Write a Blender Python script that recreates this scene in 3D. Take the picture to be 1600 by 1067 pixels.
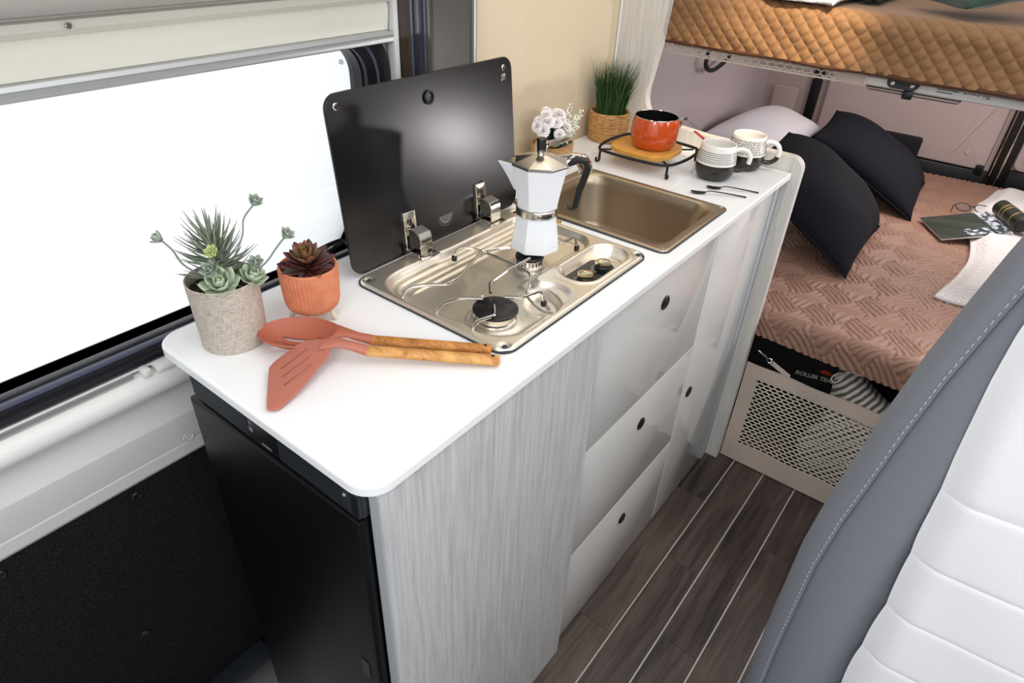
import bpy, bmesh, math, random
from math import sin, cos, pi, radians, sqrt, atan2, hypot, exp
from mathutils import Vector, Matrix, Euler, noise

random.seed(7)
S = bpy.context.scene
for o in list(bpy.data.objects):
    bpy.data.objects.remove(o)
COL = S.collection

# ------------------------------------------------------------------ camera
cam = bpy.data.cameras.new('camera')
cam.sensor_width = 36.0
cam.lens = 22.867
cam.clip_start = 0.02
co = bpy.data.objects.new('camera', cam)
COL.objects.link(co)
co.location = (0.79776, -0.27641, 1.40199)
co.rotation_euler = (0.969977, -0.039895, 0.664634)
S.camera = co

# ------------------------------------------------------------------ world, lamps, exposure
S.view_settings.view_transform = 'Standard'
S.view_settings.look = 'None'
S.view_settings.gamma = 1.0
S.view_settings.use_curve_mapping = False
S.view_settings.exposure = 0.0
w = bpy.data.worlds.new('sky')
S.world = w
w.use_nodes = True
bg = w.node_tree.nodes['Background']
bg.inputs[0].default_value = (0.93, 0.96, 1.0, 1)
bg.inputs[1].default_value = 1.25


def lamp(name, kind, loc, target, energy, size=0.3, size_y=None, color=(1, 1, 1), spot=None, blend=0.6):
    l = bpy.data.lights.new(name, kind)
    l.energy = energy
    l.color = color
    if kind == 'AREA':
        l.size = size
        if size_y:
            l.shape = 'RECTANGLE'
            l.size_y = size_y
    else:
        l.shadow_soft_size = size
    if spot:
        l.spot_size = radians(spot)
        l.spot_blend = blend
    o = bpy.data.objects.new(name, l)
    COL.objects.link(o)
    o.location = loc
    d = Vector(target) - Vector(loc)
    o.rotation_euler = d.to_track_quat('-Z', 'Y').to_euler()
    return o


lamp('ceiling_fill', 'AREA', (0.75, 0.45, 1.90), (0.75, 0.45, 0), 8.5, 0.8, 1.7, (0.97, 0.985, 1.0))  # added overhead fill for the whole interior, no fitting is modelled
lamp('front_fill', 'AREA', (0.95, -1.05, 1.72), (0.85, 0.5, 0.8), 7.0, 0.5, 0.4, (0.97, 0.98, 1.0))  # added fill behind the camera, brightens seat and cabinet fronts
lamp('flash_lamp', 'AREA', (1.35, 1.08, 1.30), (0.2, 0.6, 0.9), 2.0, 0.25, None, (1, 0.97, 0.98))
lamp('side_fill', 'AREA', (1.56, 0.30, 1.50), (0.3, 0.5, 0.7), 9.0, 1.1, 0.6, (0.97, 0.99, 1.0))  # added fill from the right for drawers and side panel, no window there
lamp('lid_glow_fill', 'AREA', (1.10, 1.58, 0.84), (0.05, 0.50, 1.03), 3.2, 0.05, None, (1, 0.94, 0.97))  # added small light, placed to put a glow on the hob lid
lamp('bunk_reading_lamp', 'SPOT', (0.62, 0.95, 1.62), (0.22, 1.42, 1.0), 42.0, 0.02, None, (1, 0.80, 0.56), 36, 1.0)
lamp('bunk_top_fill', 'AREA', (0.75, 2.05, 1.92), (0.75, 2.05, 1.0), 5.0, 0.9, 1.2, (1, 0.95, 0.88))  # added fill over the upper bunk, also brightens the steel's reflections
lamp('kitchen_lamp', 'AREA', (0.06, 1.0, 1.75), (0.06, 1.05, 0.9), 0.8, 0.08, 0.5, (1, 0.90, 0.76))
lamp('rear_fill', 'AREA', (0.62, 2.25, 1.09), (0.50, 2.25, 0.5), 9.0, 0.5, 0.8, (1, 0.90, 0.86))  # added fill under the upper bunk, lifts pillows and rear panels


# ------------------------------------------------------------------ materials
def lin(h):
    h = h.lstrip('#')
    out = []
    for i in (0, 2, 4):
        c = int(h[i:i + 2], 16) / 255.0
        out.append(c / 12.92 if c <= 0.04045 else ((c + 0.055) / 1.055) ** 2.4)
    return (*out, 1.0)


def mat(name, col, rough=0.5, metal=0.0, spec=0.5, bump=None, var=None, coat=0.0, aniso=None, sheen=0.0, trans=0.0):
    """bump=(scale xyz or float, strength, distance); var=(scale, colour2, low, high)"""
    m = bpy.data.materials.new(name)
    m.use_nodes = True
    nt = m.node_tree
    p = nt.nodes['Principled BSDF']
    c = lin(col) if isinstance(col, str) else (*col, 1)
    p.inputs['Base Color'].default_value = c
    p.inputs['Roughness'].default_value = rough
    p.inputs['Metallic'].default_value = metal
    p.inputs['Specular IOR Level'].default_value = spec
    p.inputs['Coat Weight'].default_value = coat
    p.inputs['Coat Roughness'].default_value = 0.04
    p.inputs['Sheen Weight'].default_value = sheen
    p.inputs['Transmission Weight'].default_value = trans
    tc = None

    def noise_node(scale, detail=4):
        nonlocal tc
        if tc is None:
            tc = nt.nodes.new('ShaderNodeTexCoord')
        mp = nt.nodes.new('ShaderNodeMapping')
        mp.inputs['Scale'].default_value = (scale,) * 3 if not isinstance(scale, tuple) else scale
        nt.links.new(tc.outputs['Object'], mp.inputs[0])
        nz = nt.nodes.new('ShaderNodeTexNoise')
        nz.inputs['Scale'].default_value = 1.0
        nz.inputs['Detail'].default_value = detail
        nt.links.new(mp.outputs[0], nz.inputs['Vector'])
        return nz
    if var:
        nz = noise_node(var[0])
        rp = nt.nodes.new('ShaderNodeValToRGB')
        rp.color_ramp.elements[0].position = var[2]
        rp.color_ramp.elements[1].position = var[3]
        rp.color_ramp.elements[0].color = c
        rp.color_ramp.elements[1].color = lin(var[1])
        nt.links.new(nz.outputs['Fac'], rp.inputs[0])
        nt.links.new(rp.outputs[0], p.inputs['Base Color'])
    if bump:
        nz = noise_node(bump[0], 3)
        b = nt.nodes.new('ShaderNodeBump')
        b.inputs['Strength'].default_value = bump[1]
        b.inputs['Distance'].default_value = bump[2]
        nt.links.new(nz.outputs['Fac'], b.inputs['Height'])
        nt.links.new(b.outputs[0], p.inputs['Normal'])
    return m


def wood(name, dark, light, scale, rough=0.5, wave=0.0, rnd=False, lo=0.3, hi=0.7, spec=0.4, bump=0.15):
    """long-grain procedural wood: scale=(x,y,z) of the stretched noise; rnd shifts the grain for each piece"""
    m = bpy.data.materials.new(name)
    m.use_nodes = True
    nt = m.node_tree
    N, L = nt.nodes, nt.links
    p = N['Principled BSDF']
    p.inputs['Roughness'].default_value = rough
    p.inputs['Specular IOR Level'].default_value = spec
    tc = N.new('ShaderNodeTexCoord')
    mp = N.new('ShaderNodeMapping')
    mp.inputs['Scale'].default_value = scale
    L.new(tc.outputs['Object'], mp.inputs[0])
    src = mp.outputs[0]
    if rnd:
        oi = N.new('ShaderNodeObjectInfo')
        ml = N.new('ShaderNodeMath'); ml.operation = 'MULTIPLY'; ml.inputs[1].default_value = 57.0
        L.new(oi.outputs['Random'], ml.inputs[0])
        cb = N.new('ShaderNodeCombineXYZ')
        for i in range(3):
            L.new(ml.outputs[0], cb.inputs[i])
        ad = N.new('ShaderNodeVectorMath'); ad.operation = 'ADD'
        L.new(src, ad.inputs[0]); L.new(cb.outputs[0], ad.inputs[1])
        src = ad.outputs[0]
    n1 = N.new('ShaderNodeTexNoise'); n1.inputs['Scale'].default_value = 1.0; n1.inputs['Detail'].default_value = 6
    n1.inputs['Distortion'].default_value = wave
    L.new(src, n1.inputs['Vector'])
    m2 = N.new('ShaderNodeVectorMath'); m2.operation = 'MULTIPLY'; m2.inputs[1].default_value = (5, 5, 5)
    L.new(src, m2.inputs[0])
    n2 = N.new('ShaderNodeTexNoise'); n2.inputs['Scale'].default_value = 1.0; n2.inputs['Detail'].default_value = 3
    L.new(m2.outputs[0], n2.inputs['Vector'])
    mx = N.new('ShaderNodeMath'); mx.operation = 'MULTIPLY_ADD'
    mx.inputs[1].default_value = 0.45; mx.inputs[2].default_value = -0.22
    L.new(n2.outputs['Fac'], mx.inputs[0])
    sm = N.new('ShaderNodeMath'); sm.operation = 'ADD'
    L.new(n1.outputs['Fac'], sm.inputs[0]); L.new(mx.outputs[0], sm.inputs[1])
    last = sm.outputs[0]
    if rnd:
        r2 = N.new('ShaderNodeMath'); r2.operation = 'MULTIPLY_ADD'
        r2.inputs[1].default_value = 0.22; r2.inputs[2].default_value = -0.11
        L.new(oi.outputs['Random'], r2.inputs[0])
        s2 = N.new('ShaderNodeMath'); s2.operation = 'ADD'
        L.new(last, s2.inputs[0]); L.new(r2.outputs[0], s2.inputs[1])
        last = s2.outputs[0]
    rp = N.new('ShaderNodeValToRGB')
    rp.color_ramp.elements[0].position = lo; rp.color_ramp.elements[1].position = hi
    rp.color_ramp.elements[0].color = lin(dark); rp.color_ramp.elements[1].color = lin(light)
    L.new(last, rp.inputs[0])
    L.new(rp.outputs[0], p.inputs['Base Color'])
    b = N.new('ShaderNodeBump'); b.inputs['Strength'].default_value = bump; b.inputs['Distance'].default_value = 0.0006
    L.new(last, b.inputs['Height'])
    L.new(b.outputs[0], p.inputs['Normal'])
    return m


def weave(name, c1, c2, su, sz, rough=0.85, bump=0.5):
    """cylindrical cloth weave: angle round the pot and height give warp and weft"""
    m = bpy.data.materials.new(name)
    m.use_nodes = True
    nt = m.node_tree
    N, L = nt.nodes, nt.links
    p = N['Principled BSDF']
    p.inputs['Roughness'].default_value = rough
    p.inputs['Specular IOR Level'].default_value = 0.2
    tc = N.new('ShaderNodeTexCoord')
    sep = N.new('ShaderNodeSeparateXYZ'); L.new(tc.outputs['Object'], sep.inputs[0])
    at = N.new('ShaderNodeMath'); at.operation = 'ARCTAN2'
    L.new(sep.outputs[1], at.inputs[0]); L.new(sep.outputs[0], at.inputs[1])
    outs = []
    for (a, b_) in ((su, sz * 0.08), (su * 0.06, sz)):
        cb = N.new('ShaderNodeCombineXYZ')
        ma = N.new('ShaderNodeMath'); ma.operation = 'MULTIPLY'; ma.inputs[1].default_value = a
        mb = N.new('ShaderNodeMath'); mb.operation = 'MULTIPLY'; mb.inputs[1].default_value = b_
        L.new(at.outputs[0], ma.inputs[0]); L.new(sep.outputs[2], mb.inputs[0])
        L.new(ma.outputs[0], cb.inputs[0]); L.new(mb.outputs[0], cb.inputs[1])
        nz = N.new('ShaderNodeTexNoise'); nz.inputs['Scale'].default_value = 1.0; nz.inputs['Detail'].default_value = 2
        L.new(cb.outputs[0], nz.inputs['Vector'])
        outs.append(nz)
    ad = N.new('ShaderNodeMath'); ad.operation = 'ADD'
    L.new(outs[0].outputs['Fac'], ad.inputs[0]); L.new(outs[1].outputs['Fac'], ad.inputs[1])
    hf = N.new('ShaderNodeMath'); hf.operation = 'MULTIPLY'; hf.inputs[1].default_value = 0.5
    L.new(ad.outputs[0], hf.inputs[0])
    rp = N.new('ShaderNodeValToRGB')
    rp.color_ramp.elements[0].position = 0.36; rp.color_ramp.elements[1].position = 0.58
    rp.color_ramp.elements[0].color = lin(c1); rp.color_ramp.elements[1].color = lin(c2)
    L.new(hf.outputs[0], rp.inputs[0]); L.new(rp.outputs[0], p.inputs['Base Color'])
    b = N.new('ShaderNodeBump'); b.inputs['Strength'].default_value = bump; b.inputs['Distance'].default_value = 0.001
    L.new(hf.outputs[0], b.inputs['Height']); L.new(b.outputs[0], p.inputs['Normal'])
    return m


def glass_mat(name, tint=(1, 1, 1), rough=0.0, refl=1.0):
    m = bpy.data.materials.new(name)
    m.use_nodes = True
    nt = m.node_tree
    N, L = nt.nodes, nt.links
    for n in list(N):
        N.remove(n)
    out = N.new('ShaderNodeOutputMaterial')
    tr = N.new('ShaderNodeBsdfTransparent'); tr.inputs[0].default_value = (*tint, 1)
    gl = N.new('ShaderNodeBsdfGlossy'); gl.inputs['Roughness'].default_value = rough
    fr = N.new('ShaderNodeFresnel'); fr.inputs[0].default_value = 1.45
    mu = N.new('ShaderNodeMath'); mu.operation = 'MULTIPLY'; mu.inputs[1].default_value = refl
    L.new(fr.outputs[0], mu.inputs[0])
    mx = N.new('ShaderNodeMixShader')
    L.new(mu.outputs[0], mx.inputs[0]); L.new(tr.outputs[0], mx.inputs[1]); L.new(gl.outputs[0], mx.inputs[2])
    L.new(mx.outputs[0], out.inputs[0])
    return m


M = dict(
    white_top=mat('white_worktop', '#f2f3f3', 0.22, spec=0.45),
    grey_wood=wood('grey_limed_wood', '#b0b1b3', '#d2d2d2', (150, 150, 7), 0.5, 0.5, lo=0.25, hi=0.75, bump=0.08),
    light_wood=wood('pale_limed_wood', '#c3c0b9', '#d8d5cf', (150, 150, 6), 0.5, 0.3, bump=0.06),
    edge_grey=mat('grey_edging', '#aab0b3', 0.45),
    gloss=mat('glossy_grey_lacquer', '#d8d8d5', 0.09, spec=0.5, coat=0.35),
    gloss_edge=mat('white_front_edge', '#e6e6e2', 0.4),
    carcass=mat('white_carcass', '#e9e9e5', 0.5),
    black=mat('black_plastic', '#0b0c0e', 0.38),
    black_matte=mat('black_matte', '#08080a', 0.6),
    fridge=mat('black_fridge_panel', '#040405', 0.40, spec=0.3),
    vent=mat('dark_vent_plastic', '#2a2d34', 0.4),
    steel=mat('brushed_steel', '#efe7d8', 0.40, metal=1.0, bump=((8, 260, 8), 0.02, 0.001)),
    sink=mat('satin_steel_basin', '#b3a591', 0.36, metal=1.0, bump=((10, 10, 200), 0.03, 0.001)),
    chrome=mat('chrome', '#d7d3cc', 0.09, metal=1.0),
    wire=mat('steel_wire', '#c9c4bb', 0.18, metal=1.0),
    gasket=mat('dark_gasket', '#33373d', 0.6),
    lid=mat('black_glass_lid', '#070607', 0.27, spec=0.5),
    print_grey=mat('grey_print', '#6d6d6d', 0.5),
    print_white=mat('white_print', '#c8c2b4', 0.5),
    moka=mat('white_enamel', '#e9ecf0', 0.22, spec=0.5),
    alu=mat('polished_aluminium', '#cfcac2', 0.2, metal=1.0),
    knob=mat('champagne_knob', '#cdbfa2', 0.22, metal=1.0),
    brass=mat('brass', '#c9a35a', 0.3, metal=1.0),
    silicone=mat('terracotta_silicone', '#ad6048', 0.5),
    silicone2=mat('dusty_red_silicone', '#b46c5a', 0.5),
    acacia=wood('acacia_handle', '#8a4f1d', '#cf8f48', (14, 90, 90), 0.45, 0.5),
    acacia2=wood('pale_acacia_handle', '#a8662a', '#dba763', (14, 90, 90), 0.45, 0.5),
    terracotta=mat('terracotta', '#cf7d58', 0.7, var=(60, '#d98d69', 0.4, 0.7)),
    soil=mat('dark_soil', '#1d1813', 0.95, bump=(300, 0.8, 0.003), var=(220, '#5a4b39', 0.5, 0.75)),
    peg=mat('pale_wood_leg', '#d8cdb9', 0.6),
    linen=weave('linen_weave', '#94887c', '#cdc3b6', 72, 1050),
    rope=mat('jute_rope', '#a8743c', 0.8, bump=((90, 90, 520), 0.8, 0.002), var=((60, 60, 420), '#d9ad72', 0.38, 0.64)),
    basket=mat('woven_basket', '#b98a58', 0.8, bump=((160, 160, 420), 0.5, 0.002), var=((90, 90, 300), '#d3aa78', 0.35, 0.7)),
    leaf_green=mat('pale_green_leaf', '#abbd9f', 0.5, var=(30, '#cbd6ba', 0.4, 0.75)),
    leaf_grey=mat('grey_green_leaf', '#98a595', 0.55, var=(40, '#c2c9ba', 0.4, 0.75)),
    leaf_spike=mat('spiky_leaf', '#86967f', 0.5, var=(24, '#b9a79d', 0.5, 0.78)),
    leaf_lime=mat('lime_bud', '#c4cf8c', 0.5),
    leaf_stem=mat('grey_stem', '#8a908a', 0.6),
    leaf_red=mat('dark_red_leaf', '#3d1a19', 0.4, var=(50, '#6d2f25', 0.45, 0.75)),
    leaf_red2=mat('olive_red_leaf', '#8a4a34', 0.4, var=(70, '#67683f', 0.4, 0.7)),
    grass=mat('grass_blade', '#33551d', 0.5, var=(40, '#1d3a14', 0.35, 0.7)),
    leaf_dark=mat('dark_green_leaf', '#26361c', 0.5),
    leaf_sage=mat('sage_leaf', '#8d9c78', 0.6),
    petal=mat('white_petal', '#fffafa', 0.6),
    petal2=mat('cream_blossom', '#e9efe0', 0.6),
    orange=mat('orange_enamel', '#c64c18', 0.16, spec=0.6, coat=0.5, bump=None),
    red=mat('red_handle', '#c23a1c', 0.35),
    pot_in=mat('black_nonstick', '#0a0a0a', 0.4),
    bamboo=wood('bamboo_board', '#c98c3c', '#dda654', (40, 5, 40), 0.45, 0.2),
    mug_white=mat('mug_white_glaze', '#ece9e2', 0.3),
    mug_dark=mat('mug_dark_glaze', '#25231f', 0.28),
    mug_print=mat('mug_black_print', '#2a2927', 0.5),
    cream_wall=mat('cream_wall', '#d9c8ac', 0.6),
    blind=mat('cream_blind', '#dcd9cd', 0.7),
    alu_grey=mat('grey_aluminium', '#b4b6b6', 0.38, metal=0.7),
    locker=mat('warm_grey_trim', '#a8a29d', 0.6),
    door_grey=mat('light_grey_plastic', '#c9cac8', 0.5, bump=(500, 0.08, 0.001)),
    tube_white=mat('white_roller', '#e4e4e0', 0.4),
    felt=mat('black_felt', '#17181a', 0.95, spec=0.1, bump=(420, 0.9, 0.004), var=(350, '#2d2e31', 0.45, 0.75)),
    frame=mat('black_window_frame', '#15161c', 0.3),
    frame_hi=mat('blue_grey_strip', '#4b4d60', 0.35),
    dark_wood=wood('dark_wood_post', '#15100c', '#3a2c20', (90, 90, 4), 0.5),
    dark_panel=mat('dark_grey_gloss', '#4a4844', 0.35, spec=0.4),
    seal=mat('blue_black_seal', '#262a33', 0.35),
    van_pink=mat('beige_van_panel', '#c4b2b0', 0.5),
    van_side=mat('mauve_side_panel', '#ccc0c4', 0.5),
    seat_grey=mat('grey_leather', '#767a82', 0.5, bump=(700, 0.12, 0.001)),
    seat_white=mat('white_fabric', '#e6e6e8', 0.85, bump=(900, 0.25, 0.001)),
    thread=mat('grey_thread', '#a3a7ad', 0.7),
    navy=mat('navy_cotton', '#14151e', 0.9, spec=0.2, bump=(600, 0.3, 0.001)),
    pillow_white=mat('white_cotton', '#efecf2', 0.85),
    bunk_quilt=mat('caramel_quilt', '#7d5a37', 0.75, sheen=0.1, bump=(300, 0.15, 0.001)),
    bunk_hem=mat('brown_hem', '#46260f', 0.8),
    bed_quilt=mat('rose_brown_quilt', '#8c6a59', 0.55, sheen=0.1),
    net=mat('cream_net', '#dcd2c3', 0.8),
    net_cloth=mat('beige_net_border', '#c4b5a8', 0.85, bump=((40, 200, 40), 0.3, 0.002)),
    fleece=mat('pale_fleece', '#d9d6d6', 0.95, bump=(160, 0.8, 0.006)),
    green=mat('bottle_green_velvet', '#0f3a2a', 0.7, sheen=0.4),
    dark_blanket=mat('dark_green_blanket', '#0c1712', 0.9),
    stripe=mat('striped_cloth', '#b7b2aa', 0.85),
    bag_black=mat('black_bag', '#0a0b0e', 0.8),
    plank=wood('dark_oak_vinyl', '#2c2523', '#5f524b', (34, 2.6, 34), 0.38, 0.9, True, lo=0.25, hi=0.8, spec=0.4),
    inlay=mat('pale_floor_inlay', '#b7b3ac', 0.5),
    magazine=mat('magazine_cover', '#232c26', 0.3, var=((3, 22, 3), '#39453d', 0.4, 0.7)),
    mag_photo=mat('magazine_photo', '#2c3a45', 0.3, var=(60, '#c9d4da', 0.45, 0.62)),
    olive=mat('olive_case', '#23261d', 0.35),
    gold=mat('brass_band', '#a08a5c', 0.35, metal=0.7),
    paper=mat('white_paper', '#efefef', 0.7),
    ceiling=mat('ceiling_white', '#d9d6d2', 0.7),
    wall_dark=mat('brown_wardrobe', '#5d554e', 0.6),
    van_wall=mat('van_wall_grey', '#c2beb9', 0.7),
    glass=glass_mat('window_glass'),
    lens=glass_mat('spectacle_lens', (0.96, 0.97, 0.99), 0.0, 0.5),
    cable=mat('black_cable', '#111114', 0.5),
)

# ------------------------------------------------------------------ builders
WO = {}


def wloc(o):
    return WO.get(o.name, Vector((0, 0, 0))) if o else Vector((0, 0, 0))


def smooth_by_angle(bm, deg=35):
    lim = radians(deg)
    for f in bm.faces:
        f.smooth = True
    for e in bm.edges:
        if len(e.link_faces) == 2:
            e.smooth = e.calc_face_angle(0) < lim
        else:
            e.smooth = True


def obj(name, bm, m, parent=None, ang=35, origin=None):
    """link a bmesh (world coordinates) as one object below parent"""
    org = wloc(parent) if parent else (Vector(origin) if origin else Vector((0, 0, 0)))
    bmesh.ops.translate(bm, verts=bm.verts, vec=-org)
    bmesh.ops.recalc_face_normals(bm, faces=bm.faces)
    smooth_by_angle(bm, ang)
    me = bpy.data.meshes.new(name)
    bm.to_mesh(me)
    bm.free()
    for x in (m if isinstance(m, (list, tuple)) else [m]):
        me.materials.append(x)
    o = bpy.data.objects.new(name, me)
    COL.objects.link(o)
    if parent:
        o.parent = parent
        WO[o.name] = org.copy()
    else:
        o.location = org
        WO[o.name] = org.copy()
    return o


def inst(name, src, mtx, parent, m=None):
    """another piece sharing src's mesh; mtx in world coordinates"""
    o = bpy.data.objects.new(name, src if isinstance(src, bpy.types.Mesh) else src.data)
    COL.objects.link(o)
    o.parent = parent
    o.matrix_local = Matrix.Translation(-wloc(parent)) @ mtx
    return o


def thing(name, label, cat, loc=(0, 0, 0), group=None):
    o = bpy.data.objects.new(name, None)
    o.empty_display_size = 0.02
    COL.objects.link(o)
    o.location = loc
    WO[o.name] = Vector(loc)
    return tag(o, label, cat, group)


def tag(o, label, cat, group=None):
    o['label'] = label
    o['category'] = cat
    if group:
        o['group'] = group
    return o


def struct(name, bm, m, parent=None, ang=35):
    o = obj(name, bm, m, parent, ang)
    if not parent:
        o['kind'] = 'structure'
    return o


def B():
    return bmesh.new()


def box(bm, x0, x1, y0, y1, z0, z1, bev=0.0, seg=2, mi=0):
    t = bmesh.new()
    bmesh.ops.create_cube(t, size=1.0)
    for v in t.verts:
        v.co = Vector(((x0 + x1) / 2 + v.co.x * (x1 - x0), (y0 + y1) / 2 + v.co.y * (y1 - y0), (z0 + z1) / 2 + v.co.z * (z1 - z0)))
    if bev > 0:
        bmesh.ops.bevel(t, geom=list(t.edges), offset=bev, segments=seg, affect='EDGES', profile=0.5)
    add(bm, t, mi)
    return bm


def add(bm, t, mi=0, mtx=None):
    vm = {}
    for v in t.verts:
        vm[v] = bm.verts.new(mtx @ v.co if mtx else v.co)
    for f in t.faces:
        try:
            nf = bm.faces.new([vm[v] for v in f.verts])
            nf.material_index = mi
        except ValueError:
            pass
    t.free()


def loft(bm, rings, cap0=True, cap1=True, closed=True, mi=0):
    R = [[bm.verts.new(p) for p in r] for r in rings]
    n = len(R[0])
    for a, b in zip(R[:-1], R[1:]):
        for i in range(n if closed else n - 1):
            j = (i + 1) % n
            f = bm.faces.new((a[i], a[j], b[j], b[i])); f.material_index = mi
    if cap0 and closed:
        f = bm.faces.new(R[0][::-1]); f.material_index = mi
    if cap1 and closed:
        f = bm.faces.new(R[-1]); f.material_index = mi
    return R


def rr(x0, x1, y0, y1, r, n=6):
    r = max(min(r, (x1 - x0) / 2, (y1 - y0) / 2), 1e-5)
    out = []
    for cx, cy, a0 in ((x1 - r, y0 + r, -90), (x1 - r, y1 - r, 0), (x0 + r, y1 - r, 90), (x0 + r, y0 + r, 180)):
        for i in range(n + 1):
            a = radians(a0 + 90 * i / n)
            out.append((cx + r * cos(a), cy + r * sin(a)))
    return out


def offset(loop, d):
    """inset (positive = towards the inside of a CCW loop)"""
    n = len(loop)
    out = []
    for i in range(n):
        a, b, c = Vector(loop[i - 1]), Vector(loop[i]), Vector(loop[(i + 1) % n])
        e1, e2 = (b - a), (c - b)
        if e1.length < 1e-9: e1 = e2
        if e2.length < 1e-9: e2 = e1
        n1 = Vector((-e1.y, e1.x)).normalized(); n2 = Vector((-e2.y, e2.x)).normalized()
        m = (n1 + n2)
        k = 1 + n1.dot(n2)
        out.append(tuple(b + m * (d / max(k, 0.3))))
    return out


def plate(bm, outer, z0, z1, holes=(), rnd=0.0, mp=None, mi=0, steps=3):
    """flat slab of any outline with holes; mp maps (u,v,w) to world"""
    mp = mp or (lambda u, v, z: (u, v, z))
    t = bmesh.new()
    V = lambda p, z: t.verts.new(mp(p[0], p[1], z))
    top_edges, bot_edges = [], []

    def side(loop, inward, rnd):
        rings = []
        if rnd > 0:
            for k in range(steps + 1):
                a = (pi / 2) * k / steps
                rings.append([V(p, z1 - rnd + rnd * cos(a)) for p in offset(loop, inward * rnd * (1 - sin(a)))])
        else:
            rings.append([V(p, z1) for p in loop])
        rings.append([V(p, z0) for p in loop])
        n = len(loop)
        for a, b in zip(rings[:-1], rings[1:]):
            for i in range(n):
                j = (i + 1) % n
                t.faces.new((a[i], b[i], b[j], a[j]))
        for r, lst in ((rings[0], top_edges), (rings[-1], bot_edges)):
            for i in range(n):
                lst.append(t.edges.get((r[i], r[(i + 1) % n])))
    side(outer, 1, rnd)
    for h in holes:
        side(h, -1, 0)
    for lst in (top_edges, bot_edges):
        bmesh.ops.triangle_fill(t, use_beauty=True, use_dissolve=False, edges=lst)
    bmesh.ops.recalc_face_normals(t, faces=t.faces)
    add(bm, t, mi)
    return bm


XY = None
def YZ(u, v, w): return (w, u, v)      # outline in (y, z), thickness along x
def XZ(u, v, w): return (u, w, v)      # outline in (x, z), thickness along y


def extrude_y(bm, prof, y0, y1, mi=0):
    loft(bm, [[(x, y, z) for x, z in prof] for y in (y0, y1)], mi=mi)
    return bm


def lathe(bm, prof, c, seg=32, mi=0, axis=None, cap0=False, cap1=False, squash=None):
    rings = []
    for r, z in prof:
        ring = []
        for i in range(seg):
            a = 2 * pi * i / seg
            p = Vector((r * cos(a), r * sin(a), z))
            if axis is not None:
                p = axis @ p
            ring.append(p + Vector(c))
        rings.append(ring)
    loft(bm, rings, cap0, cap1, True, mi)
    return bm


def AX(d):
    return Vector(d).normalized().to_track_quat('Z', 'Y').to_matrix()


def cyl(bm, a, b, r, seg=20, mi=0, r2=None, bev=0.0):
    a, b = Vector(a), Vector(b)
    L = (b - a).length
    r2 = r if r2 is None else r2
    prof = [(max(r - bev, 1e-4), 0)] + ([(r, bev)] if bev else []) + ([(r2, L - bev)] if bev else []) + [(max(r2 - bev, 1e-4), L)]
    lathe(bm, prof, a, seg, mi, AX(b - a), True, True)
    return bm


def catmull(pts, k=6, closed=False):
    P = [Vector(p) for p in pts]
    n = len(P)
    out = []
    rng = range(n if closed else n - 1)
    for i in rng:
        p0 = P[(i - 1) % n] if (closed or i > 0) else P[0] * 2 - P[1]
        p1, p2 = P[i], P[(i + 1) % n]
        p3 = P[(i + 2) % n] if (closed or i + 2 < n) else P[-1] * 2 - P[-2]
        for j in range(k):
            t = j / k
            out.append(0.5 * ((2 * p1) + (p2 - p0) * t + (2 * p0 - 5 * p1 + 4 * p2 - p3) * t * t + (3 * p1 - p0 - 3 * p2 + p3) * t ** 3))
    if not closed:
        out.append(P[-1])
    return out


def tube(bm, pts, r, seg=8, closed=False, mi=0, flat=1.0):
    P = [Vector(p) for p in pts]
    n = len(P)
    rings = []
    up = None
    for i in range(n):
        if closed:
            d = P[(i + 1) % n] - P[i - 1]
        else:
            d = P[min(i + 1, n - 1)] - P[max(i - 1, 0)]
        d.normalize()
        if up is None:
            up = Vector((0, 0, 1)) if abs(d.z) < 0.9 else Vector((1, 0, 0))
        s = d.cross(up)
        if s.length < 1e-6: s = d.orthogonal()
        s.normalize()
        up = s.cross(d).normalized()
        rad = r[i] if isinstance(r, (list, tuple)) else r
        rings.append([P[i] + (s * cos(2 * pi * k / seg) + up * sin(2 * pi * k / seg) * flat) * rad for k in range(seg)])
    if closed:
        rings.append(rings[0])
        loft(bm, rings, False, False, True, mi)
        bmesh.ops.remove_doubles(bm, verts=bm.verts, dist=1e-7)
    else:
        loft(bm, rings, True, True, True, mi)
    return bm


def grid(bm, nu, nv, f, mi=0):
    V = [[bm.verts.new(f(i / nu, j / nv)) for j in range(nv + 1)] for i in range(nu + 1)]
    for i in range(nu):
        for j in range(nv):
            try:
                q = bm.faces.new((V[i][j], V[i + 1][j], V[i + 1][j + 1], V[i][j + 1])); q.material_index = mi
            except ValueError:
                pass
    return V


def text_bm(s, size, mtx, depth=0.0, shear=0.0, bold=0.0):
    c = bpy.data.curves.new('lettering', 'FONT')
    c.body = s
    c.size = size
    c.extrude = depth
    c.shear = shear
    c.offset = bold
    c.align_x = 'CENTER'
    c.align_y = 'CENTER'
    o = bpy.data.objects.new('lettering', c)
    COL.objects.link(o)
    dg = bpy.context.evaluated_depsgraph_get()
    me = bpy.data.meshes.new_from_object(o.evaluated_get(dg))
    bm = bmesh.new()
    bm.from_mesh(me)
    bmesh.ops.transform(bm, matrix=mtx, verts=bm.verts)
    bpy.data.objects.remove(o)
    bpy.data.curves.remove(c)
    bpy.data.meshes.remove(me)
    return bm


def frame_mtx(o, xdir, ydir):
    x = Vector(xdir).normalized()
    z = x.cross(Vector(ydir)).normalized()
    y = z.cross(x)
    m = Matrix((x, y, z)).transposed().to_4x4()
    m.translation = Vector(o)
    return m


def sstep(a, b, x):
    t = min(max((x - a) / (b - a), 0), 1)
    return t * t * (3 - 2 * t)


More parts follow.
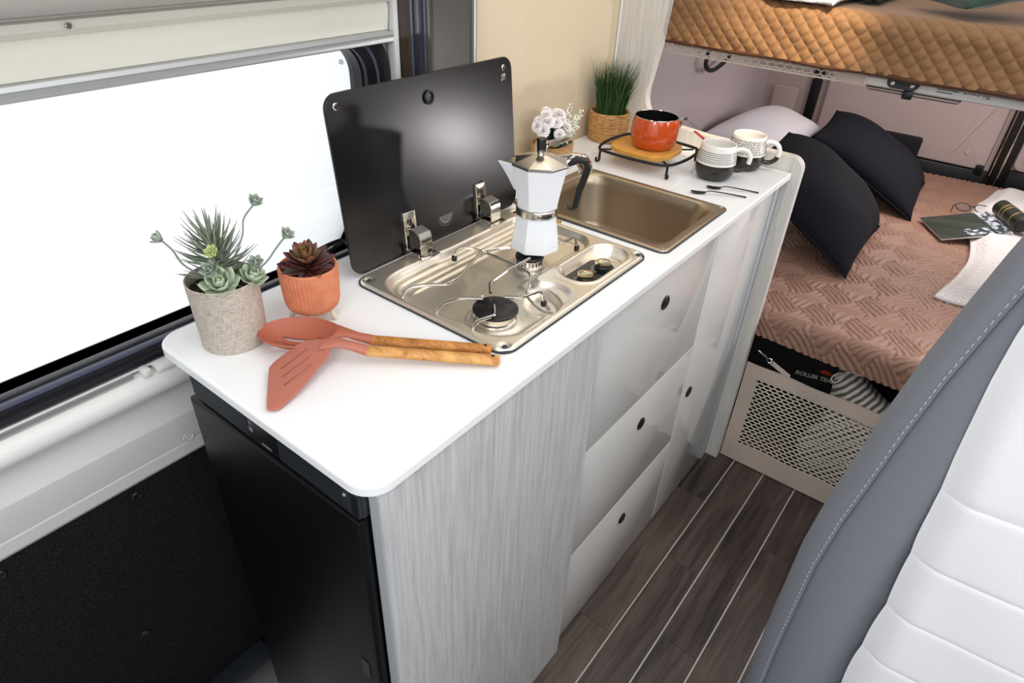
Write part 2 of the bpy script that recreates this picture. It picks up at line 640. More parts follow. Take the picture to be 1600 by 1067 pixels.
def sd_rr(x, y, x0, x1, y0, y1, r):
    qx = abs(x - (x0 + x1) / 2) - (x1 - x0) / 2 + r
    qy = abs(y - (y0 + y1) / 2) - (y1 - y0) / 2 + r
    return hypot(max(qx, 0), max(qy, 0)) + min(max(qx, qy), 0) - r


# ================================================================== STRUCTURE
# floor of vinyl planks laid along the aisle, pale inlay strips between the rows
bm = B(); box(bm, -0.35, 1.7, -1.3, 3.1, -0.06, -0.0022)
floor = struct('floor', bm, M['inlay'])
rows = [(0.306, 0.399), (0.4025, 0.4888), (0.4925, 0.580), (0.5838, 0.6736), (0.6774, 0.766), (0.7698, 0.859), (0.8628, 0.952), (0.9558, 1.045)]
joints = {0: [0.7], 1: [0.58, 1.101], 2: [0.30, 0.859], 3: [0.09, 0.648, 1.2], 4: [0.5, 1.044], 5: [0.2, 0.76, 1.3], 6: [0.6], 7: [0.4]}
for i, (a, b) in enumerate(rows):
    js = [-0.7] + joints[i] + [1.75]
    for y0, y1 in zip(js[:-1], js[1:]):
        bm = B(); box(bm, a, b, y0 + 0.0005, y1 - 0.0005, -0.004, 0.0, 0.0006, 1)
        struct('plank', bm, M['plank'], floor)

bm = B(); box(bm, -0.35, 1.7, -1.3, 3.1, 1.95, 1.99)
struct('ceiling', bm, M['ceiling'])
bm = B(); box(bm, 1.62, 1.66, -0.35, 3.1, 0.0, 1.95)
struct('wall_right', bm, M['wall_dark'])
# front of the living area stays open towards the cab windscreen
bm = B(); box(bm, -0.35, 1.62, -1.3, -1.26, 0.0, 0.75)
struct('wall_front', bm, M['vent'])

# ---- left wall: sliding door trim (felt, grey moulding)
Y0, Y1 = -1.2, 0.075
bm = B()
prof = [(-0.11, 0.664), (-0.031, 0.664), (-0.0265, 0.671), (-0.0265, 0.690), (-0.029, 0.693), (-0.0255, 0.696), (-0.0215, 0.738), (-0.0225, 0.746), (-0.046, 0.779), (-0.05, 0.80), (-0.052, 0.815), (-0.11, 0.815)]
extrude_y(bm, prof, Y0, Y1)
wl = struct('wall_left', bm, M['door_grey'], ang=28)
bm = B(); box(bm, -0.07, -0.032, Y0, 0.4, 0.0, 0.664, 0.003)
felt = struct('felt_panel', bm, M['felt'], wl)
for (y, z) in ((-0.076, 0.643), (-0.254, 0.643), (-0.141, 0.366)):
    bm = B(); lathe(bm, [(0.0075, 0), (0.0075, 0.0015), (0.0055, 0.003), (0.0035, 0.0022), (0.001, 0.002)], (-0.0322, y, z), 16, 0, AX((1, 0, 0)), True, True)
    struct('felt_clip', bm, M['black'], felt)
bm = B(); lathe(bm, [(0.0085, 0), (0.0085, 0.0012), (0.0072, 0.0022), (0.0062, 0.0006), (0.0055, 0.0014), (0.001, 0.0018)], (-0.0258, 0.0165, 0.702), 20, 0, AX((1, 0, 0.06)), True, True)
struct('cover_cap', bm, M['door_grey'], wl)
# wall sheet around the window opening (grey) from the frame to the posts
bm = B()
plate(bm, [(-1.2, 0.815), (0.5185, 0.815), (0.5185, 1.9), (-1.2, 1.9)], -0.10, -0.066, [rr(-0.95, 0.5, 0.846, 1.226, 0.068, 8)[::-1]], 0, YZ)
struct('sheet', bm, M['alu_grey'], wl)

# ---- window 1: black frame with rounded corners, glass, lever
bm = B()
for (ins, x0, x1) in ((0.0, -0.098, -0.058), (0.011, -0.1, -0.07)):
    plate(bm, rr(-0.955 + ins, 0.506 - ins, 0.842 + ins * 0.6, 1.232 - ins, 0.078 - ins, 10), x0, x1, [rr(-0.90 + ins * .2, 0.455 - ins * .2, 0.866, 1.206, 0.055, 10)[::-1]], 0.003, YZ)
win = struct('window_1', bm, M['frame'])
bm = B(); plate(bm, rr(-0.905, 0.46, 0.861, 1.211, 0.058, 10), -0.090, -0.086, (), 0.0, YZ)
struct('pane', bm, M['glass'], win)
# layered sill of the frame in front of the glass: dark, blue-grey, dark
bm = B(); box(bm, -0.075, -0.056, -0.95, 0.46, 0.862, 0.8665, 0.0018); struct('sill_lip', bm, M['frame'], win)
bm = B(); box(bm, -0.0575, -0.0440, -0.95, 0.46, 0.861, 0.8655, 0.0015); struct('sill_strip', bm, M['frame_hi'], win)
bm = B(); extrude_y(bm, [(-0.0585, 0.846), (-0.030, 0.848), (-0.027, 0.852), (-0.029, 0.858), (-0.036, 0.862), (-0.044, 0.8625), (-0.058, 0.862)], -0.95, 0.47); struct('sill_seal', bm, M['frame'], win)
# inner curved blue-grey face of the frame beside the glass
bm = B()
pts = [( -0.0, 0.470 + 0.0, 1.04)]
arc = [(-0.064, 0.478, 0.98 + 0.02 * k) for k in range(9)] + [(-0.064, 0.478 - 0.058 * (1 - cos(radians(a))), 1.145 + 0.068 * sin(radians(a))) for a in range(10, 91, 16)]
tube(bm, arc, 0.007, 8); struct('frame_bead', bm, M['frame_hi'], win)
bm = B(); box(bm, -0.078, -0.062, 0.446, 0.462, 1.110, 1.126, 0.003); struct('frame_catch', bm, M['frame'], win)
# window stay lever at the bottom right
bm = B()
tube(bm, catmull([(-0.062, 0.278, 0.890), (-0.05, 0.30, 0.898), (-0.046, 0.325, 0.903), (-0.046, 0.352, 0.903), (-0.05, 0.361, 0.896), (-0.056, 0.352, 0.889), (-0.056, 0.32, 0.882), (-0.062, 0.283, 0.876)], 6), 0.0042, 8)
lv = struct('window_lever', bm, M['frame'], win)
bm = B(); box(bm, -0.07, -0.048, 0.262, 0.285, 0.868, 0.905, 0.004); struct('lever_block', bm, M['frame'], lv)
bm = B(); box(bm, -0.0490, -0.0450, 0.279, 0.290, 0.884, 0.893, 0.002); struct('lever_button', bm, M['red'], lv)
bm = B(); cyl(bm, (-0.086, 0.425, 1.175), (-0.080, 0.425, 1.175), 0.0035, 16, bev=0.001); struct('pane_stud', bm, M['paper'], win)

# ---- posts right of the window
bm = B(); box(bm, -0.075, -0.052, 0.519, 0.549, 0.9, 1.9, 0.002); struct('trim_1', bm, M['dark_wood'])
bm = B(); extrude_y(bm, [(-0.085, 0.9), (-0.060, 0.9), (-0.060, 1.9), (-0.085, 1.9)], 0.5495, 0.6115)
t2 = struct('trim_2', bm, M['black'])
for (a, b, c) in ((0.552, 0.560, 'frame_hi'), (0.561, 0.582, 'seal'), (0.584, 0.590, 'frame_hi'), (0.591, 0.603, 'dark_panel')):
    bm = B(); box(bm, -0.062, -0.056, a, b, 0.9, 1.9, 0.0018); struct('channel_strip', bm, M[c], t2)
bm = B(); box(bm, -0.085, -0.062, 0.612, 0.7125, 0.9, 1.9); struct('trim_3', bm, M['dark_panel'])
bm = B(); box(bm, -0.09, -0.056, 0.713, 0.723, 0.9, 1.9, 0.002); struct('trim_4', bm, M['alu_grey'])
# cream alcove wall behind the worktop: angled return, then flat
bm = B()
loft(bm, [[(-0.20, 0.7235, z), (-0.100, 0.7235, z), (-0.082, 0.905, z), (-0.080, 1.285, z), (-0.20, 1.285, z)] for z in (0.86, 1.9)])
struct('wall_alcove', bm, M['cream_wall'], ang=4)
# overhead locker underside at the top left
bm = B()
extrude_y(bm, [(-0.10, 1.292), (-0.022, 1.282), (-0.004, 1.286), (0.004, 1.296), (0.008, 1.32), (0.008, 1.9), (-0.10, 1.9)], -1.2, 0.518)
lk = tag(obj('overhead_locker', bm, M['locker']), 'warm grey rounded trim of the cupboard above the roller blind', 'cupboard')
bm = B(); extrude_y(bm, [(-0.066, 1.2855), (-0.034, 1.283), (-0.03, 1.2805), (-0.034, 1.2785), (-0.066, 1.279)], -1.2, 0.518)
struct('locker_bead', bm, M['door_grey'], lk)

# roller blind across the window top
bl = thing('roller_blind', 'cream roller blind with a grey rail pulled part-way over the window', 'blind', (-0.04, -0.2, 1.2))
bm = B(); extrude_y(bm, [(-0.064, 1.2175), (-0.058, 1.2175), (-0.0545, 1.235), (-0.0535, 1.25), (-0.056, 1.258), (-0.064, 1.258)], -1.15, 0.504); obj('blind_cloth', bm, M['blind'], bl)
bm = B(); extrude_y(bm, [(-0.065, 1.2585), (-0.052, 1.2585), (-0.046, 1.265), (-0.046, 1.2735), (-0.055, 1.278), (-0.065, 1.278)], -1.15, 0.506); obj('cassette', bm, M['blind'], bl)
bm = B(); extrude_y(bm, [(-0.064, 1.201), (-0.052, 1.199), (-0.046, 1.2015), (-0.046, 1.206), (-0.049, 1.209), (-0.046, 1.2115), (-0.0475, 1.2165), (-0.064, 1.2175)], -1.15, 0.506); obj('bottom_rail', bm, M['alu_grey'], bl)
bm = B(); box(bm, -0.065, -0.046, 0.5065, 0.5180, 1.10, 1.277, 0.003); obj('side_track', bm, M['door_grey'], bl)
bm = B(); cyl(bm, (-0.047, 0.036, 1.2685), (-0.041, 0.036, 1.2685), 0.0035, 14, bev=0.001); obj('screw', bm, M['chrome'], bl)

# fly screen roller under the window
fs = thing('flyscreen_roller', 'white flyscreen roller in a thin rail below the window', 'flyscreen', (-0.02, -0.2, 0.82))
bm = B()
prof = [(-0.052 + 0.0, 0.800)] + [(-0.030 + 0.022 * cos(radians(a)), 0.819 + 0.021 * sin(radians(a))) for a in range(-80, 71, 15)] + [(-0.052, 0.840)]
extrude_y(bm, prof, -1.15, 0.06); obj('roller_tube', bm, M['tube_white'], fs)
bm = B(); extrude_y(bm, [(-0.058, 0.840), (-0.021, 0.8405), (-0.0205, 0.8425), (-0.026, 0.845), (-0.045, 0.8452), (-0.058, 0.8455)], -1.15, -0.028); obj('screen_rail', bm, M['alu_grey'], fs)
bm = B(); box(bm, -0.0325, -0.0270, -1.15, 0.06, 0.8452, 0.8478, 0.001); obj('rail_lip', bm, M['tube_white'], fs)
bm = B(); box(bm, -0.030, -0.012, -0.018, -0.006, 0.838, 0.850, 0.003); obj('rail_hook', bm, M['tube_white'], fs)
bm = B(); box(bm, -0.052, -0.010, 0.000, 0.055, 0.838, 0.848, 0.004); obj('end_cap', bm, M['tube_white'], fs)

# door threshold at the foot of the left wall
bm = B(); box(bm, -0.031, 0.012, -1.2, 0.03, 0.118, 0.134, 0.003); th = struct('trim_5', bm, M['seal'])
bm = B(); box(bm, -0.031, 0.05, -1.2, 0.05, 0.0, 0.07, 0.003); struct('step_sill', bm, M['alu_grey'], th)

# ---- bed-end shell
bm = B()
grid(bm, 40, 14, lambda u, v: (-0.205 + 0.02 * sstep(0.35, 0.45, v) - 0.035 * sstep(0.7, 1.0, u) * sstep(0.2, 0.5, v) - 0.02 * sstep(.5, .58, v) * sstep(0.2, 0.35, u) * (1 - sstep(0.6, 0.75, u)), 1.30 + 1.72 * u, 0.3 + 0.9 * v))
o = struct('wall_bed_side', bm, M['van_side'])
bm = B()
plate(bm, rr(-0.165, -0.055, 0.575, 0.735, 0.012, 4), 2.965, 2.978, (), 0.003, lambda u, v, w: (u, 5.943 - w, v))
struct('hatch_cover', bm, M['van_pink'], o)
bm = B(); tube(bm, catmull([(-0.17, 2.12, 0.98), (-0.168, 2.11, 0.93), (-0.165, 2.17, 0.905), (-0.165, 2.27, 0.92), (-0.165, 2.33, 0.95)], 6), 0.008, 8); struct('wall_cable', bm, M['cable'], o)

bm = B(); box(bm, -0.30, 1.7, 3.0, 3.04, 0.0, 1.95)
rw = struct('wall_rear', bm, M['van_pink'])
bm = B(); box(bm, -0.012, 0.03, 2.975, 3.0, 0.3, 1.1, 0.004); struct('corner_seal', bm, M['black'], rw)
# two rear doors
bm = B(); plate(bm, rr(0.062, 0.745, 0.550, 1.08, 0.02, 4), 0.0, 0.03, [rr(0.21, 0.575, 0.777, 0.83, 0.02, 4)[::-1]], 0.008, lambda u, v, w: (u, 3.0 - w, v))
d1 = struct('door_1', bm, M['van_pink'])
bm = B(); box(bm, 0.205, 0.58, 2.992, 2.998, 0.77, 0.84); gr = struct('grab_recess', bm, M['vent'], d1)
for k in range(4):
    bm = B(); box(bm, 0.208, 0.577, 2.984, 2.992, 0.780 + 0.0115 * k, 0.787 + 0.0115 * k, 0.002); struct('grip_rib', bm, M['locker'], gr)
bm = B(); box(bm, 0.36, 0.385, 2.966, 2.99, 0.785, 0.83, 0.004); struct('grab_block', bm, M['black'], d1)
bm = B(); plate(bm, rr(0.34, 0.497, 0.535, 0.632, 0.012, 4), 2.950, 2.9695, (), 0.002, lambda u, v, w: (u, 5.9195 - w, v)); ds = struct('door_pocket', bm, M['black_matte'], d1)
bm = B()
loft(bm, [[(0.655, 2.9697, 0.79), (0.70, 2.9697, 0.79), (0.62, 2.9697, 0.60), (0.612, 2.9697, 0.60)], [(0.66, 2.966, 0.787), (0.694, 2.966, 0.787), (0.618, 2.966, 0.603), (0.613, 2.966, 0.603)]]); struct('door_crease', bm, M['van_pink'], d1)
bm = B(); cyl(bm, (0.668, 2.971, 0.611), (0.668, 2.965, 0.611), 0.010, 18, bev=0.002); struct('door_plug', bm, M['van_pink'], d1)
bm = B(); box(bm, 0.03, 0.76, 2.962, 3.0, 0.30, 0.548, 0.004); struct('door_sill', bm, M['black'], d1)
bm = B(); box(bm, 0.715, 0.745, 2.950, 2.975, 0.535, 0.572, 0.004); box(bm, 0.722, 0.738, 2.945, 2.953, 0.55, 0.578, 0.003); struct('door_latch', bm, M['black'], d1)
bm = B(); plate(bm, rr(0.832, 1.5, 0.575, 1.08, 0.03, 4), 0.0, 0.03, (), 0.008, lambda u, v, w: (u, 3.0 - w, v))
d2 = struct('door_2', bm, M['van_pink'])
bm = B(); box(bm, 0.762, 0.83, 2.965, 3.0, 0.30, 1.1, 0.004); box(bm, 0.83, 1.5, 2.972, 3.0, 0.3, 0.572, 0.004); struct('centre_seal', bm, M['black'], d2)
bm = B(); cyl(bm, (0.772, 2.961, 0.3), (0.772, 2.961, 1.1), 0.0045, 10); cyl(bm, (0.802, 2.961, 0.5), (0.802, 2.961, 1.1), 0.006, 10); struct('lock_rod', bm, M['chrome'], d2)

# ================================================================== KITCHEN UNIT
HT = 0.900
wt_out = [(0.0, 0.62), (0.0, 0.0)]
# rounded near corners
r1, r2 = 0.035, 0.034
L = []
L += [(r1 + r1 * cos(radians(a)), r1 + r1 * sin(radians(a))) for a in range(180, 271, 10)]
L += [(0.4236 - r2 + r2 * cos(radians(a)), r2 + r2 * sin(radians(a))) for a in range(-90, 1, 10)]
L += [(0.4236, 1.2835), (-0.0785, 1.2835), (-0.0785, 0.93), (-0.092, 0.80), (-0.060, 0.745), (-0.050, 0.55), (0.0, 0.50)]
hob_hole = rr(0.098, 0.366, 0.292, 0.662, 0.02, 4)[::-1]
sink_hole = rr(0.075, 0.382, 0.712, 0.954, 0.03, 4)[::-1]
bm = B(); plate(bm, L, HT - 0.0142, HT, [hob_hole, sink_hole], 0.004)
wt = tag(obj('worktop', bm, M['white_top'], ang=14), 'white worktop with rounded corners carrying hob, sink and pot plants', 'worktop')

ku = thing('kitchen_cabinet', 'glossy grey kitchen cabinet with three drawers and a tall door under the worktop', 'cabinet', (0.2, 0.6, 0))
bm = B(); box(bm, 0.4052, 0.4190, 0.0165, 0.4640, 0.002, 0.8855, 0.001, 1); sp = obj('side_panel', bm, M['grey_wood'], ku)
bm = B(); box(bm, 0.4050, 0.4192, 0.0143, 0.0163, 0.002, 0.8855); obj('edge_band', bm, M['edge_grey'], sp)
bm = B(); box(bm, 0.03, 0.3905, 0.452, 1.28, 0.002, 0.70); box(bm, 0.384, 0.3905, 0.452, 1.28, 0.70, 0.8855); obj('carcass', bm, M['carcass'], ku)
bm = B(); box(bm, 0.3906, 0.408, 1.249, 1.2845, 0.002, 0.8855); obj('filler_strip', bm, M['edge_grey'], ku)


def lock(parent, y, z, x):
    bm = B()
    lathe(bm, [(0.0140, 0.0), (0.0140, 0.0022), (0.0120, 0.0036), (0.0092, 0.0030), (0.0085, 0.0018), (0.0078, 0.0028), (0.004, 0.0036), (0.0006, 0.0038)], (x, y, z), 24, 0, AX((1, 0, 0)), True, True)
    obj('push_lock', bm, M['black'], parent)


for (z0, z1, zl) in ((0.5885, 0.8805, 0.799), (0.3005, 0.5845, 0.505), (0.012, 0.2965, 0.21)):
    bm = B(); box(bm, 0.3908, 0.4060, 0.4580, 0.9335, z0, z1, 0.0012, 2)
    d = obj('drawer', bm, M['gloss'], ku)
    bm = B(); box(bm, 0.3930, 0.4057, 0.4575, 0.9365, z1, z1 + 0.0032); obj('front_edge', bm, M['gloss_edge'], d)
    lock(d, 0.717, zl, 0.4060)
bm = B(); box(bm, 0.3908, 0.4060, 0.9375, 1.2475, 0.012, 0.8835, 0.0012, 2)
d = obj('door', bm, M['gloss'], ku)
lock(d, 0.978, 0.431, 0.4060)
bm = B(); box(bm, 0.3930, 0.4057, 0.9342, 0.9374, 0.012, 0.8835); obj('front_edge', bm, M['gloss_edge'], d)

# partition board at the end of the worktop, with its cut-out opening
pp = thing('partition_board', 'pale limed wood partition with rounded edge beside the lower bed', 'partition', (0.2, 1.3, 0))
pl = [(-0.19, 0.002), (0.442, 0.002), (0.442, 0.892)]
pl += [(0.412 + 0.030 * cos(radians(a)), 0.905 + 0.030 * sin(radians(a))) for a in range(0, 91, 15)]
pl += [(0.20, 0.936), (0.12, 0.942)]
pl += [tuple(p[:2]) for p in catmull([(0.12, 0.942, 0), (0.065, 0.948, 0), (0.035, 0.966, 0), (0.024, 1.0, 0), (0.030, 1.05, 0), (0.041, 1.12, 0)], 5)[1:]]
pl += [(0.05, 1.25), (0.10, 1.9), (-0.19, 1.9)]
bm = B(); plate(bm, pl, 1.2855, 1.310, (), 0.0, lambda u, v, w: (u, w, v)); obj('board', bm, M['light_wood'], pp)
bm = B(); tube(bm, [(-0.076, 1.2850, 0.905), (-0.076, 1.2850, 1.9)], 0.003, 6); obj('corner_bead', bm, M['tube_white'], pp)

# ---- fridge
fr = thing('fridge', 'black built-in fridge under the near end of the worktop', 'fridge', (0.24, 0.2, 0.1))
bm = B(); box(bm, 0.068, 0.4042, 0.016, 0.43, 0.10, 0.8660, 0.002); obj('body', bm, M['black'], fr)
bm = B(); box(bm, 0.068, 0.4012, -0.004, 0.0155, 0.12, 0.8345, 0.004); dd = obj('door', bm, M['fridge'], fr)
bm = B(); box(bm, 0.368, 0.384, -0.0052, -0.0041, 0.505, 0.545, 0.0005, 1); obj('door_mark', bm, M['black'], dd)
bm = B(); box(bm, 0.068, 0.4022, 0.004, 0.0155, 0.8380, 0.8780, 0.001); vp = obj('vent_panel', bm, M['vent'], fr)
for k in range(8):
    z = 0.8405 + 0.0046 * k
    for (a, b) in ((0.080, 0.203), (0.262, 0.377)):
        bm = B(); box(bm, a, b, -0.0005, 0.0042, z, z + 0.0024); obj('vent_rib', bm, M['vent'], vp)
bm = B(); box(bm, 0.206, 0.259, -0.0012, 0.0042, 0.840, 0.877, 0.001); cp = obj('control_block', bm, M['black'], vp)
bm = B(); cyl(bm, (0.213, -0.0012, 0.860), (0.213, -0.0028, 0.860), 0.004, 16, bev=0.0005); cyl(bm, (0.213, -0.0012, 0.8705), (0.213, -0.0022, 0.8705), 0.0022, 12); obj('control_button', bm, M['print_grey'], cp)
bm = B(); box(bm, 0.230, 0.249, -0.0017, -0.0012, 0.8455, 0.8485); obj('fridge_mark', bm, M['print_grey'], cp)
bm = B(); box(bm, 0.3757, 0.4012, -0.0010, 0.0042, 0.840, 0.877, 0.001); ce = obj('corner_grille', bm, M['vent'], vp)
for k in range(7):
    bm = B(); box(bm, 0.3912, 0.4027, -0.0022, -0.0008, 0.8415 + 0.0050 * k, 0.8445 + 0.0050 * k, 0.0004, 1); obj('grille_rib', bm, M['black'], ce)
bm = B(); cyl(bm, (0.381, -0.0010, 0.866), (0.381, -0.0022, 0.866), 0.0022, 12); obj('screw', bm, M['edge_grey'], vp)

fr.location.y += 0.003
fr.location.z += 0.0068

# ---- hob
HX0, HX1, HY0, HY1, HR = 0.0795, 0.378, 0.277, 0.671, 0.024
b1 = (0.300, 0.352)
b2 = (0.236, 0.520)
hb = thing('gas_hob', 'steel two-burner gas hob with black folded-up glass lid set in the worktop', 'hob', (0.23, 0.47, 0.9))


def hob_h(x, y):
    h = 0.0042
    e = -sd_rr(x, y, HX0, HX1, HY0, HY1, HR)
    h -= 0.0042 * (1 - sstep(0.0, 0.004, e))
    # sunken pan: union of a long field and the near bowl
    a = sd_rr(x, y, 0.118, 0.281, 0.296, 0.655, 0.035)
    b = sd_rr(x, y, 0.118, 0.366, 0.296, 0.462, 0.055)
    k = 0.02
    t = max(k - abs(a - b), 0) / k
    d = min(a, b) - t * t * k * 0.25
    h -= 0.0125 * sstep(0.004, -0.006, d)
    # bevelled ledge inside the pan
    h -= 0.0035 * sstep(-0.013, -0.019, d)
    # pressed ribs along the lid side
    for rx in (0.143, 0.158):
        g = abs(x - rx) - 0.0
        h += 0.0026 * exp(-(g / 0.0032) ** 2) * sstep(0.315, 0.335, y) * (1 - sstep(0.60, 0.63, y))
    # bowl quarter towards the control tray
    c = sd_rr(x, y, 0.290, 0.368, 0.402, 0.486, 0.040)
    h -= 0.008 * sstep(0.002, -0.016, c)
    # control tray
    c = sd_rr(x, y, 0.2945, 0.361, 0.504, 0.652, 0.030)
    h -= 0.0190 * sstep(0.0025, -0.010, c)
    h += 0.0022 * exp(-((c - 0.004) / 0.003) ** 2)
    # raised burner seats
    for bx, by, rr_ in ((*b1, 0.045), (*b2, 0.036)):
        q = hypot(x - bx, y - by)
        h += 0.0035 * (1 - sstep(rr_ * 0.75, rr_, q))
    # corner screw dimples
    for sx, sy in ((0.098, 0.292), (0.366, 0.291), (0.366, 0.657), (0.101, 0.655)):
        q = hypot(x - sx, y - sy)
        h -= 0.0022 * (1 - sstep(0.005, 0.0105, q))
    return h


bm = B()
def hf(u, v):
    x = HX0 + (HX1 - HX0) * u
    y = HY0 + (HY1 - HY0) * v
    hz = hob_h(x, y)
    for cx, cy, sx, sy in ((HX0 + HR, HY0 + HR, -1, -1), (HX1 - HR, HY0 + HR, 1, -1), (HX0 + HR, HY1 - HR, -1, 1), (HX1 - HR, HY1 - HR, 1, 1)):
        dx, dy = (x - cx) * sx, (y - cy) * sy
        if dx > 0 and dy > 0 and hypot(dx, dy) > HR:
            s = HR / hypot(dx, dy)
            x = cx + dx * s * sx; y = cy + dy * s * sy
            hz = hob_h(x, y)
    return (x, y, HT + 0.0022 + hz)
grid(bm, 150, 200, hf)
plate_o = obj('hob_plate', bm, M['steel'], hb, ang=80)
bm = B(); plate(bm, rr(HX0 - 0.0018, HX1 + 0.0018, HY0 - 0.0018, HY1 + 0.0018, HR, 6), HT + 0.0002, HT + 0.0026, [rr(HX0 + 0.006, HX1 - 0.006, HY0 + 0.006, HY1 - 0.006, HR - 0.006, 6)[::-1]]); obj('gasket', bm, M['gasket'], hb)
for sx, sy in ((0.098, 0.292), (0.366, 0.291), (0.366, 0.657), (0.101, 0.655)):
    bm = B(); cyl(bm, (sx, sy, HT + 0.003), (sx, sy, HT + 0.0058), 0.0042, 14, bev=0.0008); obj('screw', bm, M['gasket'], hb)

ZP = HT + 0.0022 + 0.0042 - 0.0160      # pan floor
for (bx, by), R_, nm in ((b1, 0.0315, 'large'), (b2, 0.0225, 'small')):
    z = ZP + 0.0032
    bm = B(); lathe(bm, [(R_ * 1.0, 0), (R_ * 1.0, 0.002), (R_ * 0.92, 0.0035), (R_ * 0.9, 0.010), (R_ * 0.96, 0.0115), (R_ * 0.96, 0.0135), (R_ * .5, 0.0135)], (bx, by, z), 36, 0, None, True, True)
    bo = obj('burner', bm, M['alu'], hb)
    for k in range(0 if nm == 'large' else 20):
        a = 2 * pi * k / 20
        p = Vector((bx + R_ * 0.925 * cos(a), by + R_ * 0.925 * sin(a), z + 0.0068))
        bm = B(); t = bmesh.new(); bmesh.ops.create_cube(t, size=1.0); add(bm, t, 0, Matrix.Translation(p) @ Matrix.Rotation(a, 4, 'Z') @ Matrix.Diagonal((0.0022, 0.0012, 0.0062, 1))); obj('gas_port', bm, M['gasket'], bo)
    bm = B(); lathe(bm, [(R_ * 0.9, 0.0136), (R_ * 1.06, 0.0140), (R_ * 1.06, 0.0168), (R_ * 0.98, 0.0186), (R_ * 0.3, 0.0200), (0.0004, 0.0202)], (bx, by, z), 36, 0, None, True, True)
    obj('burner_cap', bm, M['black'], hb)
    bm = B(); cyl(bm, (bx - R_ * 1.25, by + R_ * 0.55, z), (bx - R_ * 1.25, by + R_ * 0.55, z + 0.014), 0.0022, 10); obj('spark_pin', bm, M['mug_white'], hb)

# pan supports: bent steel wires
ZG = HT + 0.0165
ZF = ZP + 0.004
gr_ = B()
def wirepath(bm, pts, r=0.0025):
    P = [Vector(p) for p in pts]
    out = [P[0]]
    for i in range(1, len(P) - 1):
        a = (P[i - 1] - P[i]); b = (P[i + 1] - P[i])
        d = min(0.008, a.length * .4, b.length * .4)
        A, C = P[i] + a.normalized() * d, P[i] + b.normalized() * d
        for k in range(5):
            t = k / 4
            out.append(A * (1 - t) ** 2 + P[i] * 2 * t * (1 - t) + C * t * t)
    out.append(P[-1])
    tube(bm, out, r, 8)
q = 0.707
def supports(bx, by, r0, r1):
    return [(bx + sx * r0 * q, by + sy * r0 * q) for sx, sy in ((-1, -1), (1, -1), (1, 1), (-1, 1))], [(bx + sx * r1 * q, by + sy * r1 * q) for sx, sy in ((-1, -1), (1, -1), (1, 1), (-1, 1))]
wires = [
    [(0.276, 0.352, ZG), (0.249, 0.331, ZG), (0.240, 0.302, ZG), (0.238, 0.290, ZF + 0.006), (0.238, 0.288, ZF)],
    [(0.300, 0.348, ZG), (0.318, 0.328, ZG), (0.308, 0.300, ZG), (0.306, 0.290, ZF + 0.006), (0.306, 0.287, ZF)],
    [(0.297, 0.377, ZG), (0.317, 0.394, ZG), (0.324, 0.424, ZG), (0.328, 0.428, ZG - 0.004), (0.331, 0.430, ZF)],
    [(0.273, 0.373, ZG), (0.254, 0.395, ZG), (0.249, 0.440, ZG), (0.250, 0.501, ZG)],
    [(0.203, 0.509, ZG), (0.192, 0.496, ZG), (0.176, 0.468, ZG), (0.208, 0.376, ZG), (0.209, 0.349, ZG), (0.189, 0.330, ZG), (0.172, 0.302, ZG), (0.170, 0.290, ZF + 0.006), (0.170, 0.287, ZF)],
    [(0.246, 0.560, ZG), (0.256, 0.590, ZG), (0.258, 0.612, ZG), (0.262, 0.620, ZG - 0.005), (0.264, 0.622, ZF)],
    [(0.215, 0.545, ZG), (0.196, 0.575, ZG), (0.186, 0.61, ZG), (0.184, 0.632, ZG), (0.183, 0.641, ZF + 0.006), (0.183, 0.642, ZF)],
]
for wp in wires:
    wirepath(gr_, wp)
tie = catmull([(0.140, 0.440, ZF + 0.004), (0.139, 0.446, ZG - 0.006), (0.146, 0.458, ZG), (0.172, 0.472, ZG - 0.003), (0.205, 0.474, ZG - 0.004), (0.238, 0.474, ZG - 0.0045), (0.276, 0.466, ZG - 0.004), (0.296, 0.440, ZG - 0.005), (0.312, 0.414, ZG - 0.009), (0.345, 0.402, ZF + 0.009), (0.364, 0.404, ZF + 0.010)], 6)
tube(gr_, tie, 0.0024, 8)
g = obj('pan_support', gr_, M['wire'], hb)
for (x, y, z) in ((0.139, 0.441, ZF + 0.006), (0.331, 0.430, ZF + 0.001), (0.264, 0.622, ZF + 0.001)):
    bm = B(); cyl(bm, (x, y, z - 0.004), (x, y, z + 0.005), 0.0046, 12, bev=0.001); obj('rubber_foot', bm, M['black'], g)

